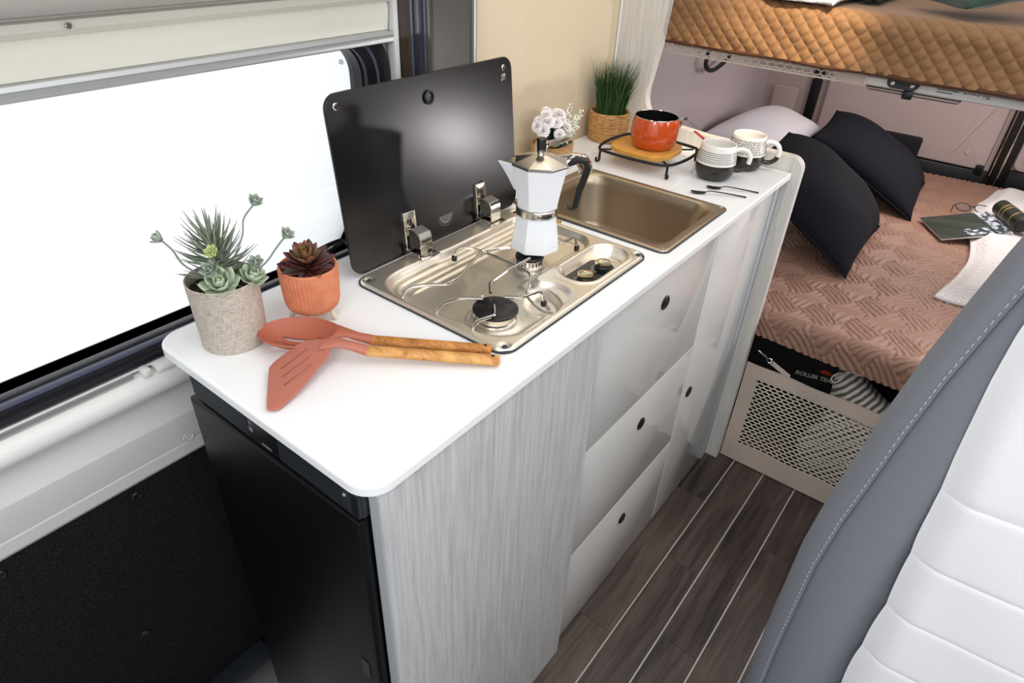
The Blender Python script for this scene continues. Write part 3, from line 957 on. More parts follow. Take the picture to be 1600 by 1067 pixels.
# control tray panel with knobs
ZT = HT + 0.0022 + 0.0042 - 0.0188
bm = B(); plate(bm, rr(0.3005, 0.3500, 0.512, 0.622, 0.020, 6), ZT, ZT + 0.0026, (), 0.001); cpn = obj('control_panel', bm, M['black'], hb)
for ky in (0.541, 0.594):
    kx = 0.334
    bm = B()
    for k in range(11):
        a = radians(100 + 16 * k)
        L_ = 0.0048 if k % 2 else 0.0066
        p = Vector((kx + 0.0165 * cos(a), ky + 0.0165 * sin(a), ZT + 0.0028))
        t = bmesh.new(); bmesh.ops.create_cube(t, size=1.0)
        add(bm, t, 0, Matrix.Translation(p) @ Matrix.Rotation(a, 4, 'Z') @ Matrix.Diagonal((L_, 0.0009, 0.0004, 1)))
    obj('dial_marks', bm, M['print_white'], cpn)
    bm = B(); lathe(bm, [(0.0135, 0.0026), (0.0135, 0.009), (0.012, 0.0105), (0.0005, 0.011)], (kx, ky, ZT), 24, 0, None, True, True); kb = obj('control_knob', bm, M['black'], hb)
    bm = B()
    # oval champagne grip
    rings = []
    for t_, s_ in ((0.010, 0.80), (0.012, 1.0), (0.0165, 1.0), (0.0195, 0.86), (0.021, 0.5)):
        rings.append([(kx + s_ * (0.0130 * 0.79 * cos(2 * pi * i / 24) + 0.0075 * 0.61 * sin(2 * pi * i / 24)), ky + s_ * (0.0130 * 0.61 * cos(2 * pi * i / 24) - 0.0075 * 0.79 * sin(2 * pi * i / 24)), ZT + t_) for i in range(24)])
    loft(bm, rings); obj('knob_grip', bm, M['knob'], kb)

# lid and its hinges (leans slightly to the window)
def lidp(v, w):          # v along y, w along the lid height, d out of the face
    return None
LB, LT = Vector((0.0770, 0, 0.9052)), Vector((0.050, 0, 1.172))
lh = (LT - LB).length
ld = (LT - LB).normalized()
ln = Vector((ld.z, 0, -ld.x))
def LIDM(u, v, w):
    p = LB + ld * v + ln * w
    return (p.x, u, p.z)
bm = B(); plate(bm, rr(0.282, 0.690, 0, lh, 0.022, 8), -0.0045, 0.0, (), 0.0008, LIDM, steps=2)
lid = obj('glass_lid', bm, M['lid'], hb, ang=10)
for (y, v) in ((0.300, lh - 0.017), (0.6665, lh - 0.017)):
    bm = B(); lathe(bm, [(0.0052, 0), (0.0052, 0.0012), (0.004, 0.0022), (0.0005, 0.0024)], LIDM(y, v, 0), 18, 0, AX(ln), True, True); obj('lid_stud', bm, M['chrome'], lid)
bm = B(); lathe(bm, [(0.0105, 0), (0.0105, 0.003), (0.0088, 0.0042), (0.0076, 0.0034), (0.0070, 0.0012), (0.0005, 0.0008)], LIDM(0.4785, lh - 0.035, 0), 24, 0, AX(ln), True, True); obj('lid_buffer', bm, M['black'], lid)
# small white emblem near the corner
bm = B()
for stroke in ([(-.0052, -.0030), (-.0056, -.0050), (-.0030, -.0056), (.0004, -.0030), (.0044, -.0046)], [(-.0030, -.0018), (-.0042, .0012), (-.0020, .0040), (.0004, .0036), (.0002, .0004), (-.0016, -.0006)], [(.0012, .0044), (.0024, .0008), (.0034, .0044), (.0046, .0040), (.0044, -.0016)]):
    tube(bm, [LIDM(0.6655 + a, lh - 0.0315 + b, 0.0003) for a, b, _ in catmull([(a, b, 0) for a, b in stroke], 4)], 0.00055, 5)
obj('emblem', bm, M['print_white'], lid)
# half-round printed mark low on the lid
bm = B()
c0 = (0.492, 0.030)
def arcband(bm, r0, r1, a0, a1, n=24):
    for i in range(n):
        a, b = radians(a0 + (a1 - a0) * i / n), radians(a0 + (a1 - a0) * (i + 1) / n)
        bm.faces.new([bm.verts.new(LIDM(c0[0] + r * cos(t), c0[1] + 0.008 + r * sin(t), 0.0004)) for r, t in ((r0, a), (r1, a), (r1, b), (r0, b))])
arcband(bm, 0.0185, 0.0195, 175, 365)
pts = [(c0[0] + 0.0155 * cos(radians(a)), c0[1] + 0.008 + 0.0155 * sin(radians(a))) for a in range(180, 361, 10)]
bm.faces.new([bm.verts.new(LIDM(*p, 0.0004)) for p in pts])
obj('lid_print', bm, M['print_grey'], lid)
bm = B()
for k, (wd, v) in enumerate(((0.0125, 0.0055), (0.0105, 0.0020), (0.0070, -0.0018))):
    bm.faces.new([bm.verts.new(LIDM(c0[0] + a, c0[1] + b, 0.0007)) for a, b in ((-wd, v), (wd, v), (wd, v + 0.0009), (-wd, v + 0.0009))])
obj('lid_print_lines', bm, M['lid'], lid)
for hy in (0.405, 0.583):
    h = B()
    plate(h, rr(hy - 0.0135, hy + 0.0135, 0.008, 0.070, 0.0015, 2), 0.0, 0.0045, [[(hy + 0.004 * cos(-a * pi / 6), 0.053 + 0.004 * sin(-a * pi / 6)) for a in range(12)]], 0.001, LIDM)
    hinge = obj('hinge_plate', h, M['chrome'], hb)
    bm = B(); cyl(bm, LIDM(hy, 0.053, 0.0008), LIDM(hy, 0.053, 0.003), 0.0032, 12); obj('hinge_screw', bm, M['gasket'], hinge)
    bm = B()
    # boxy spring cover in front of the hinge leaf
    pr = [(0.082, 0.9075), (0.110, 0.9075), (0.109, 0.938), (0.105, 0.948), (0.086, 0.952), (0.082, 0.946)]
    loft(bm, [[(x, y, z) for x, z in pr] for y in (hy - 0.0125 + 0.002, hy + 0.0145 + 0.002)])
    bmesh.ops.bevel(bm, geom=list(bm.edges), offset=0.001, segments=2, affect='EDGES')
    obj('hinge_cover', bm, M['chrome'], hinge)
    bm = B(); box(bm, 0.080, 0.118, hy - 0.019, hy + 0.026, 0.9062, 0.9085, 0.0006); box(bm, 0.080, 0.112, hy - 0.019, hy - 0.017, 0.908, 0.918); obj('hinge_foot', bm, M['chrome'], hinge)
    bm = B(); cyl(bm, (0.089, hy - 0.012, 0.921), (0.089, hy + 0.012, 0.921), 0.004, 14); obj('hinge_pin', bm, M['gasket'], hinge)

# ---- sink
sk = thing('sink', 'rectangular steel sink basin set in the worktop behind the hob', 'sink', (0.23, 0.83, 0.9))
SX0, SX1, SY0, SY1 = 0.060, 0.397, 0.697, 0.970
rings = []
for ins, z, r in ((0.0, 0.9022, 0.016), (0.0015, 0.9040, 0.016), (0.006, 0.9046, 0.016), (0.0125, 0.9040, 0.030), (0.016, 0.9022, 0.042), (0.0185, 0.897, 0.046), (0.021, 0.880, 0.048), (0.028, 0.800, 0.050), (0.034, 0.786, 0.048), (0.045, 0.7785, 0.044), (0.07, 0.776, 0.03)):
    x0, x1, y0, y1 = SX0 + ins, SX1 - ins, SY0 + ins, SY1 - ins
    if z < 0.9035 and ins > 0.01:
        x0 += 0.003; x1 -= 0.003
    rings.append([(x, y, z) for x, y in rr(x0, x1, y0, y1, r, 8)])
bm = B(); loft(bm, rings, False, True); obj('basin', bm, M['sink'], sk, ang=60)
bm = B(); plate(bm, rr(SX0 - 0.0022, SX1 + 0.0022, SY0 - 0.0022, SY1 + 0.0022, 0.017, 6), HT + 0.0002, HT + 0.0024, [rr(SX0 + 0.010, SX1 - 0.010, SY0 + 0.010, SY1 - 0.010, 0.016, 6)[::-1]]); obj('gasket', bm, M['gasket'], sk)
for (x, y) in ((0.071, 0.958), (0.387, 0.960), (0.387, 0.7075), (0.071, 0.7075)):
    bm = B(); cyl(bm, (x, y, 0.9044), (x, y, 0.9052), 0.0045, 14, bev=0.0004); obj('screw', bm, M['alu'], sk)
bm = B(); lathe(bm, [(0.026, 0), (0.026, 0.0015), (0.022, 0.002), (0.018, 0.0004), (0.001, 0.0004)], (0.23, 0.83, 0.7762), 28, 0, None, True, True); obj('drain', bm, M['chrome'], sk)

# ---- folding tap behind the coffee pot
tp = thing('tap', 'chrome folding tap with a flat lever behind the coffee pot', 'tap', (0.028, 0.835, 0.9))
bm = B(); lathe(bm, [(0.019, 0), (0.019, 0.003), (0.0135, 0.005), (0.0135, 0.050), (0.0150, 0.052), (0.0150, 0.078), (0.0135, 0.083), (0.001, 0.085)], (0.028, 0.835, 0.9), 28, 0, None, True, True); obj('tap_body', bm, M['chrome'], tp)
bm = B(); loft(bm, [[(0.028 + a * 0.006, y, 0.975 + (y - 0.845) * -0.05 + b * t) for a, b in ((-1, -1), (1, -1), (1, 1), (-1, 1))] for y, t in ((0.845, 0.004), (0.875, 0.0032), (0.925, 0.0025), (0.932, 0.002))]); obj('tap_lever', bm, M['alu'], tp)
bm = B(); tube(bm, catmull([(0.036, 0.838, 0.945), (0.06, 0.848, 0.95), (0.085, 0.860, 0.956), (0.103, 0.870, 0.954), (0.112, 0.875, 0.944), (0.114, 0.876, 0.930)], 6), [0.0095] * 12 + [0.0120] * 6 + [0.0150] * 13, 16); obj('tap_spout', bm, M['chrome'], tp)

# ================================================================== THINGS ON THE WORKTOP
RIGHT = Vector((0.787, 0.617, 0))      # towards the right of the room as one stands at the table
TOCAM = Vector((0.575, -0.818, 0))

# ---- moka pot on the far burner
mk = thing('moka_pot', 'white eight-sided stovetop coffee pot with black handle on the far burner', 'coffee pot', (0.231, 0.540, 0.9185))
mc = Vector((0.231, 0.540, 0.9187))


def octa(r, z, n=8, rot=None):
    rot = atan2(TOCAM.y, TOCAM.x) + pi / n if rot is None else rot
    return [mc + Vector((r * cos(rot + 2 * pi * i / n), r * sin(rot + 2 * pi * i / n), z)) for i in range(n)]


bm = B()
loft(bm, [octa(r, z) for r, z in ((0.0395, 0.0), (0.0415, 0.0015), (0.0420, 0.006), (0.0385, 0.030), (0.0350, 0.052), (0.0335, 0.0605))], True, True)
bmesh.ops.bevel(bm, geom=[e for e in bm.edges if abs(e.verts[0].co.z - e.verts[1].co.z) > 0.004], offset=0.0012, segments=2, affect='EDGES')
obj('boiler', bm, M['moka'], mk, ang=24)
bm = B(); lathe(bm, [(0.0325, 0.0600), (0.0345, 0.0605), (0.0345, 0.0705), (0.0330, 0.0720)], mc, 48, 0, None, True, True); ring = obj('steel_band', bm, M['alu'], mk)
d = (TOCAM * 0.92 + RIGHT * 0.39).normalized()
bm = text_bm('inckosto', 0.0078, frame_mtx(mc + d * 0.0347 + Vector((0, 0, 0.0655)), Vector((-d.y, d.x, 0)), (0, 0, 1)), 0.0001, 0, 0.00022)
for v in bm.verts:      # wrap the lettering round the band
    p = v.co - mc
    tt = p.dot(Vector((-d.y, d.x, 0)))
    a = tt / 0.0347
    q_ = (d * cos(a) + Vector((-d.y, d.x, 0)) * sin(a)) * 0.0348
    v.co = Vector((mc.x + q_.x, mc.y + q_.y, v.co.z))
obj('band_lettering', bm, M['mug_print'], ring)
bm = B()
loft(bm, [octa(r, z) for r, z in ((0.0315, 0.0715), (0.0335, 0.073), (0.0370, 0.095), (0.0415, 0.120), (0.0455, 0.1385), (0.0462, 0.1415), (0.0440, 0.1415), (0.040, 0.122))], True, False)
bmesh.ops.bevel(bm, geom=[e for e in bm.edges if abs(e.verts[0].co.z - e.verts[1].co.z) > 0.01], offset=0.0012, segments=2, affect='EDGES')
obj('upper_chamber', bm, M['moka'], mk, ang=24)
# spout: wedge on the left
sd = -RIGHT; st = Vector((-sd.y, sd.x, 0))
bm = B()
def sp_ring(r, wd, z, tip):
    return [mc + sd * r + st * wd + Vector((0, 0, z)), mc + sd * tip + Vector((0, 0, z)), mc + sd * r - st * wd + Vector((0, 0, z)), mc + sd * (r - 0.006) + Vector((0, 0, z))]
loft(bm, [sp_ring(0.036, 0.003, 0.098, 0.0395), sp_ring(0.040, 0.009, 0.118, 0.0500), sp_ring(0.0425, 0.0135, 0.135, 0.0605), sp_ring(0.0435, 0.0150, 0.1430, 0.0665)])
bmesh.ops.bevel(bm, geom=[e for e in bm.edges if abs(e.verts[0].co.z - e.verts[1].co.z) > 0.004], offset=0.001, segments=2, affect='EDGES')
obj('spout', bm, M['moka'], mk, ang=24)
bm = B()
loft(bm, [octa(r, z) for r, z in ((0.0445, 0.1418), (0.0468, 0.1424), (0.0468, 0.1440), (0.0440, 0.1455), (0.0100, 0.1560), (0.0010, 0.1565))], True, True)
lidm = obj('pot_lid', bm, M['alu'], mk, ang=8)
bm = B(); loft(bm, [[mc + sd * 0.040 + st * 0.014 + Vector((0, 0, z + .0015)), mc + sd * 0.0610 + Vector((0, 0, z)), mc + sd * 0.040 - st * 0.014 + Vector((0, 0, z + .0015)), mc + sd * 0.03 + Vector((0, 0, z + .002))] for z in (0.1425, 0.1445)]); obj('spout_cover', bm, M['alu'], lidm)
bm = B(); lathe(bm, [(0.0050, 0.156), (0.0052, 0.162), (0.0064, 0.164)], mc, 16, 0, None, True, True); obj('knob_stem', bm, M['alu'], lidm)
bm = B(); loft(bm, [octa(r, z) for r, z in ((0.0062, 0.162), (0.0078, 0.176), (0.0082, 0.179), (0.0070, 0.181))]); obj('lid_knob', bm, M['black'], lidm, ang=20)
bm = B()
hd = (RIGHT * 0.99 - TOCAM * 0.12).normalized(); hs = Vector((-hd.y, hd.x, 0))
hp = [(0.044, 0.1400, 0.0085), (0.058, 0.1470, 0.0095), (0.072, 0.1450, 0.0100), (0.0770, 0.1330, 0.0095), (0.0715, 0.112, 0.0085), (0.0665, 0.096, 0.0080), (0.0640, 0.080, 0.0078), (0.0625, 0.070, 0.0075), (0.0560, 0.067, 0.0065), (0.0510, 0.0675, 0.0055)]
C_ = [mc + hd * a + Vector((0, 0, z)) for a, z, r in hp]
rings = []
for i, (a, z, r) in enumerate(hp):
    t_ = (C_[min(i + 1, len(C_) - 1)] - C_[max(i - 1, 0)]).normalized()
    n_ = hs.cross(t_).normalized()
    rings.append([C_[i] + hs * (0.0062 * cos(b) * 1.25) + n_ * (r * 0.62 * sin(b)) for b in [2 * pi * k / 8 + pi / 8 for k in range(8)]])
loft(bm, rings); obj('handle', bm, M['black'], mk, ang=30)
bm = B(); cyl(bm, mc + hd * 0.040 + Vector((0, 0, 0.138)), mc + hd * 0.050 + Vector((0, 0, 0.142)), 0.0065, 12); obj('hinge', bm, M['moka'], mk)
vd = (RIGHT * 0.93 + TOCAM * 0.36).normalized()
bm = B(); cyl(bm, mc + vd * 0.0335 + Vector((0, 0, 0.052)), mc + vd * 0.0425 + Vector((0, 0, 0.0525)), 0.0032, 12, bev=0.0008); obj('safety_valve', bm, M['brass'], mk)

# ---- leaves shared by the plants


def leaf_mesh(name, length, width, thick, curl, tip=0.9, m=None, seg=7, cup=0.25):
    bm = B()
    rings = []
    for i in range(seg + 1):
        t = i / seg
        wd = width * (sin(pi * min(t ** tip, 1)) ** 0.75 if 0 < t < 1 else 0.02) + 0.0002
        y = length * t
        z = curl * t * t * length
        th = thick * (1 - 0.85 * t) + 0.0002
        rings.append([(-wd / 2, y, z + cup * wd * .5), (0, y, z - th), (wd / 2, y, z + cup * wd * .5), (0, y, z + th * 0.3)])
    loft(bm, rings)
    me = bpy.data.meshes.new(name)
    for f in bm.faces: f.smooth = True
    bmesh.ops.recalc_face_normals(bm, faces=bm.faces)
    bm.to_mesh(me); bm.free()
    me.materials.append(m)
    return me


def rosette(parent, name, c, rings, mesh, core_m, nrm=(0, 0, 1), core=0.004, leafname='leaf'):
    """rings: (count, tilt above horizontal, size, radius, lift)"""
    bm = B(); bmesh.ops.create_icosphere(bm, subdivisions=1, radius=core); bmesh.ops.translate(bm, verts=bm.verts, vec=c)
    p = obj(name, bm, core_m, parent)
    R0 = AX(nrm).to_4x4()
    ph = random.random() * 6
    for k, (n, tilt, sz, rad, lift) in enumerate(rings):
        for i in range(n):
            a = ph + k * 0.55 + 2 * pi * i / n + random.uniform(-.08, .08)
            mtx = Matrix.Translation(c) @ R0 @ Matrix.Rotation(a, 4, 'Z') @ Matrix.Translation((0, rad, lift)) @ Matrix.Rotation(radians(tilt + random.uniform(-4, 4)), 4, 'X') @ Matrix.Scale(sz * random.uniform(.93, 1.07), 4)
            inst(leafname, mesh, mtx, p)
    return p


# ---- succulents in the linen pot
PC = Vector((0.078, 0.075, 0.9))
p1 = thing('linen_plant_pot', 'tall beige linen-covered pot of mixed spiky and rosette succulents at the worktop corner', 'potted plant', PC)
bm = B(); lathe(bm, [(0.0385, 0.0005), (0.0410, 0.001), (0.0415, 0.004), (0.0425, 0.05), (0.0438, 0.0905), (0.0440, 0.0925), (0.0425, 0.0928), (0.0415, 0.088), (0.0412, 0.070)], PC, 64, 0, None, True, False); obj('pot', bm, M['linen'], p1)
bm = B(); lathe(bm, [(0.0414, 0.0785), (0.02, 0.081), (0.0005, 0.082)], PC, 32); obj('soil', bm, M['soil'], p1)
LF_spike = leaf_mesh('spike_leaf', 0.050, 0.0052, 0.0012, 0.30, 0.55, M['leaf_spike'], 8, 0.35)
LF_ros = leaf_mesh('rosette_leaf', 0.026, 0.018, 0.0024, 0.40, 1.25, M['leaf_green'], 8, 0.28)
LF_bud = leaf_mesh('bud_leaf', 0.012, 0.0075, 0.0012, 0.35, 1.2, M['leaf_grey'], 6, 0.3)
LF_lime = leaf_mesh('lime_leaf', 0.010, 0.0062, 0.0016, 0.25, 1.1, M['leaf_lime'], 6, 0.3)
# bushy spiky stem leaning slightly back-left
base = PC + Vector((-0.008, 0.008, 0.078))
axis = Vector((-0.16, -0.02, 1)).normalized()
bm = B(); tube(bm, [base + axis * (0.0066 * k) for k in range(10)], 0.004, 8); spk = obj('spiky_plant', bm, M['leaf_grey'], p1)
R0 = AX(axis).to_4x4()
cnt = 0
for lv_ in range(11):
    n = 11 if lv_ < 8 else 8
    tilt = -12 + lv_ * 6.0
    for i in range(n):
        a = lv_ * 0.37 + 2 * pi * i / n + random.uniform(-.15, .15)
        mtx = Matrix.Translation(base + axis * (0.004 + 0.0054 * lv_)) @ R0 @ Matrix.Rotation(a, 4, 'Z') @ Matrix.Rotation(radians(tilt + random.uniform(-9, 9)), 4, 'X') @ Matrix.Rotation(random.uniform(-.4, .4), 4, 'Y') @ Matrix.Scale(random.uniform(.85, 1.08) * (1.0 if lv_ < 8 else 0.85), 4)
        inst('leaf', LF_spike, mtx, spk)
ROS = [(8, 18, 1.0, 0.002, 0.0), (7, 38, 0.92, 0.002, 0.003), (6, 58, 0.75, 0.0015, 0.005), (4, 75, 0.5, 0.001, 0.007)]
rosette(p1, 'green_rosette', PC + Vector((0.020, -0.010, 0.087)), ROS, LF_ros, M['leaf_green'], (0.35, -0.40, 1))
rosette(p1, 'green_rosette', PC + Vector((0.030, 0.022, 0.088)), [(n, t, s * .8, r, l) for n, t, s, r, l in ROS], LF_ros, M['leaf_green'], (0.5, 0.2, 1))
BUD = [(6, 25, 1.0, 0.001, 0), (5, 50, 0.85, 0.001, 0.002), (4, 72, 0.6, 0.0005, 0.003)]
rosette(p1, 'small_rosette', PC + Vector((0.014, -0.016, 0.112)), [(n, t, s * 1.15, r, l) for n, t, s, r, l in BUD], LF_bud, M['leaf_grey'], (0.45, -0.6, 0.8))
rosette(p1, 'lime_rosette', PC + Vector((0.014, -0.010, 0.134)), [(7, 30, 1.1, 0.001, 0), (6, 55, 0.9, 0.001, 0.002), (4, 76, 0.7, 0.0, 0.003)], LF_lime, M['leaf_lime'], (0.45, -0.6, 0.8))
rosette(p1, 'small_rosette', PC + Vector((0.034, 0.030, 0.110)), BUD, LF_bud, M['leaf_grey'], (0.5, -0.2, 1))
# three buds on thin stems
for (pts, nrm) in (([(0.010, 0.02, 0.12), (0.018, 0.03, 0.145), (0.018, 0.036, 0.165), (0.026, 0.048, 0.182)], (0.5, 0.2, 0.9)),
                   ([(-0.012, -0.016, 0.095), (-0.026, -0.030, 0.112), (-0.030, -0.036, 0.132), (-0.036, -0.043, 0.146)], (-0.7, -0.6, 0.6)),
                   ([(0.032, 0.024, 0.098), (0.044, 0.040, 0.114), (0.052, 0.050, 0.130), (0.061, 0.060, 0.146)], (0.6, 0.3, 0.8))):
    bm = B(); tube(bm, catmull([PC + Vector(p) for p in pts], 5), 0.0012, 6); st_ = obj('bud_stem', bm, M['leaf_stem'], p1)
    c = PC + Vector(pts[-1])
    R0 = AX(nrm).to_4x4()
    for k, (n, tilt, sz) in enumerate(((6, 30, 1.05), (5, 55, 0.9), (4, 75, 0.6))):
        for i in range(n):
            inst('bud_leaf', LF_bud, Matrix.Translation(c) @ R0 @ Matrix.Rotation(k * .6 + 2 * pi * i / n, 4, 'Z') @ Matrix.Translation((0, .0008, 0.001 * k)) @ Matrix.Rotation(radians(tilt), 4, 'X') @ Matrix.Scale(sz, 4), st_)

# ---- red succulent in the ribbed terracotta pot
TC = Vector((0.112, 0.179, 0.9))
p2 = thing('terracotta_plant_pot', 'ribbed terracotta pot on pale wooden legs holding a dark red succulent', 'potted plant', TC)
bm = B()
rings = []
N_ = 44 * 4
prof = [(0.020, 0.0165), (0.029, 0.0175), (0.0345, 0.0225), (0.0368, 0.031), (0.0378, 0.045), (0.0388, 0.064), (0.0392, 0.0785), (0.0392, 0.0805)]
for r, z in prof:
    k = 0.00075 if 0.02 < z < 0.079 else 0.0
    rings.append([TC + Vector(((r + k * cos(44 * 2 * pi * i / N_)) * cos(2 * pi * i / N_), (r + k * cos(44 * 2 * pi * i / N_)) * sin(2 * pi * i / N_), z)) for i in range(N_)])
for r, z in ((0.0385, 0.0818), (0.0362, 0.0815), (0.0355, 0.078), (0.0352, 0.066)):
    rings.append([TC + Vector((r * cos(2 * pi * i / N_), r * sin(2 * pi * i / N_), z)) for i in range(N_)])
loft(bm, rings, True, False); obj('pot', bm, M['terracotta'], p2, ang=60)
bm = B(); lathe(bm, [(0.0354, 0.0715), (0.02, 0.073), (0.0005, 0.074)], TC, 32); obj('soil', bm, M['soil'], p2)
for a in (-78, 4, 76, 180):
    u = RIGHT * sin(radians(a)) + TOCAM * cos(radians(a))
    bm = B(); cyl(bm, TC + u * 0.0325 + Vector((0, 0, 0.0006)), TC + u * 0.0235 + Vector((0, 0, 0.0205)), 0.0030, 12, 0, 0.0042); obj('leg', bm, M['peg'], p2)
LF_red = leaf_mesh('red_leaf', 0.033, 0.0150, 0.0026, 0.30, 1.15, M['leaf_red'], 8, 0.22)
LF_red2 = leaf_mesh('olive_leaf', 0.030, 0.0140, 0.0026, 0.20, 1.15, M['leaf_red2'], 8, 0.22)
r_ = rosette(p2, 'succulent', TC + Vector((0.002, 0, 0.078)), [(9, 3, 1.05, 0.003, 0.0), (8, 20, 1.0, 0.003, 0.004)], LF_red, M['leaf_red'], (0.15, -0.2, 1))
R0 = AX((0.1, -0.15, 1)).to_4x4()
for n, tilt, sz, rad, lift, a0 in ((7, 40, 0.95, 0.002, 0.008, .3), (5, 60, 0.85, 0.002, 0.011, .8), (3, 76, 0.6, 0.001, 0.013, .1)):
    for i in range(n):
        inst('leaf', LF_red2, Matrix.Translation(TC + Vector((0.002, 0, 0.078))) @ R0 @ Matrix.Rotation(a0 + 2 * pi * i / n, 4, 'Z') @ Matrix.Translation((0, rad, lift)) @ Matrix.Rotation(radians(tilt), 4, 'X') @ Matrix.Scale(sz, 4), r_)

# ---- kitchen utensils in the foreground


def handle(parent, a, b, r0, r1, m):
    a, b = Vector(a), Vector(b)
    d = (b - a).normalized(); s = d.cross(Vector((0, 0, 1))).normalized(); n = s.cross(d)
    bm = B()
    rings = []
    for t, k in ((0, .86), (0.01, 1), (0.3, 1.0), (0.97, 1.0), (0.99, 0.9), (1, 0.7)):
        p = a.lerp(b, t); r = r0 + (r1 - r0) * t
        rings.append([p + s * r * k * cos(2 * pi * i / 16) + n * r * 0.80 * k * sin(2 * pi * i / 16) for i in range(16)])
    loft(bm, rings)
    h = obj('handle', bm, m, parent, ang=50)
    p = a.lerp(b, 0.945)
    bm = B(); cyl(bm, p + n * (r1 * 0.74), p + n * (r1 * 0.86), 0.0021, 12); obj('hanging_hole', bm, M['black'], h)
    return h


ssp = thing('slotted_spoon', 'terracotta silicone slotted spoon with wooden handle lying behind the turner', 'spoon', (0.2, 0.15, 0.9))
bc = Vector((0.1560, 0.1200, 0.9085)); ax_ = Vector((0.80, 0.60, 0)).normalized(); ay_ = Vector((-ax_.y, ax_.x, 0))
bm = B()
def bowl(u, v):
    a = 2 * pi * v
    r = u
    x, y = r * cos(a), r * sin(a)
    ex = 0.050 * x * (1.12 if x > 0 else 1.0)
    ey = 0.0345 * y * (1 - 0.30 * max(x, 0) ** 2)
    z = 0.019 * (r ** 2.4) + 0.001
    p = bc + ax_ * ex + ay_ * ey
    return (p.x, p.y, 0.9028 + z + 0.005 * max(x, 0) ** 2 * r)
NR, NA = 44, 128
V_ = [[None] * NA for _ in range(NR + 1)]
cv = bm.verts.new(bowl(0, 0))
for i in range(1, NR + 1):
    for j in range(NA):
        V_[i][j] = bm.verts.new(bowl(i / NR, j / NA))
for i in range(0, NR):
    for j in range(NA):
        j2 = (j + 1) % NA
        r_m = (i + .5) / NR; a = 2 * pi * (j + .5) / NA
        x, y = r_m * cos(a), r_m * sin(a)
        hit = False
        for (cx, cy, hl, hw) in ((0.02, 0.16, 0.40, 0.085), (-0.05, -0.22, 0.46, 0.075), (0.0, -0.58, 0.34, 0.06)):
            if hypot(max(abs(x - cx) - hl, 0), y - cy) < hw: hit = True
        if hit: continue
        if i == 0: bm.faces.new((cv, V_[1][j], V_[1][j2]))
        else: bm.faces.new((V_[i][j], V_[i + 1][j], V_[i + 1][j2], V_[i][j2]))
bmesh.ops.recalc_face_normals(bm, faces=bm.faces)
bmesh.ops.solidify(bm, geom=bm.faces[:], thickness=0.0022)
obj('bowl', bm, M['silicone'], ssp, ang=60)
bm = B()
nk = [bc + ax_ * 0.051 + Vector((0, 0, 0.0165)), bc + ax_ * 0.065 + Vector((0, 0, 0.0145)), bc + ax_ * 0.080 + Vector((0, 0, 0.0090)), bc + ax_ * 0.098 + Vector((0, 0, 0.005))]
rings = []
for p, a, b in zip(nk, (0.0150, 0.0088, 0.0068, 0.0074), (0.0022, 0.0042, 0.0058, 0.0066)):
    rings.append([p + ay_ * a * cos(2 * pi * i / 16) + Vector((0, 0, b * sin(2 * pi * i / 16))) for i in range(16)])
loft(bm, rings); obj('neck', bm, M['silicone'], ssp, ang=60)
handle(ssp, nk[-1] - ax_ * 0.002, (0.3595, 0.2715, 0.9077), 0.0078, 0.0078, M['acacia'])

tr_ = thing('slotted_turner', 'dusty red silicone slotted turner with pale wooden handle in front of the spoon', 'spatula', (0.25, 0.12, 0.9))
hx = Vector((0.2105, 0.1190))
def tz(x, y):          # blade rises from its tip to the neck
    t = (Vector((x, y)) - Vector((0.215, 0.030))).dot(Vector((0.02, 0.09))) / (0.09 ** 2)
    return 0.9030 + 0.0240 * max(t, 0) ** 1.1
out_ = [(0.2415, 0.0145), (0.2475, 0.0200), (0.2480, 0.0300), (0.2440, 0.0620), (0.2370, 0.0930), (0.2340, 0.1060), (0.2290, 0.1130), (0.2190, 0.1240), (0.2040, 0.1230), (0.1930, 0.1180), (0.1850, 0.1110), (0.1800, 0.1010), (0.1775, 0.0760), (0.1785, 0.0610), (0.1850, 0.0530), (0.2330, 0.0160)]
out_ = [tuple(p[:2]) for p in catmull([(x, y, 0) for x, y in out_], 3, True)]
sl = []
for k in range(3):
    a = Vector((0.2020 + 0.0135 * k - 0.006, 0.0620 - 0.008 * k + 0.003)); b = a + Vector((0.0035, 0.036))
    dv = (b - a).normalized(); nv = Vector((-dv.y, dv.x))
    loop = [a + (-dv * cos(t) + nv * sin(t)) * 0.0018 for t in [pi * i / 6 - pi / 2 for i in range(7)]] + [b + (dv * cos(t) - nv * sin(t)) * 0.0018 for t in [pi * i / 6 - pi / 2 for i in range(7)]]
    sl.append([tuple(p) for p in loop])
bm = B(); plate(bm, out_, 0.0, 0.0030, sl, 0.001, steps=2)
bmesh.ops.triangulate(bm, faces=bm.faces)
for v in bm.verts: v.co.z += tz(v.co.x, v.co.y)
obj('blade', bm, M['silicone2'], tr_, ang=40)
bm = B()
bd = (Vector((0.3825, 0.2560, 0)) - Vector((0.2490, 0.1530, 0))).normalized(); bn = Vector((-bd.y, bd.x, 0))
rings = []
for p, a, b in (((0.2110, 0.1170, 0.9290), 0.0125, 0.0020), ((0.2230, 0.1310, 0.9300), 0.0095, 0.0036), ((0.2360, 0.1425, 0.9240), 0.0078, 0.0056), ((0.2510, 0.1545, 0.9170), 0.0080, 0.0068)):
    rings.append([Vector(p) + bn * a * cos(2 * pi * i / 16) + Vector((0, 0, b * sin(2 * pi * i / 16))) for i in range(16)])
loft(bm, rings); obj('neck', bm, M['silicone2'], tr_, ang=60)
handle(tr_, (0.2495, 0.1533, 0.9172), (0.3835, 0.2590, 0.9080), 0.0082, 0.0086, M['acacia2'])

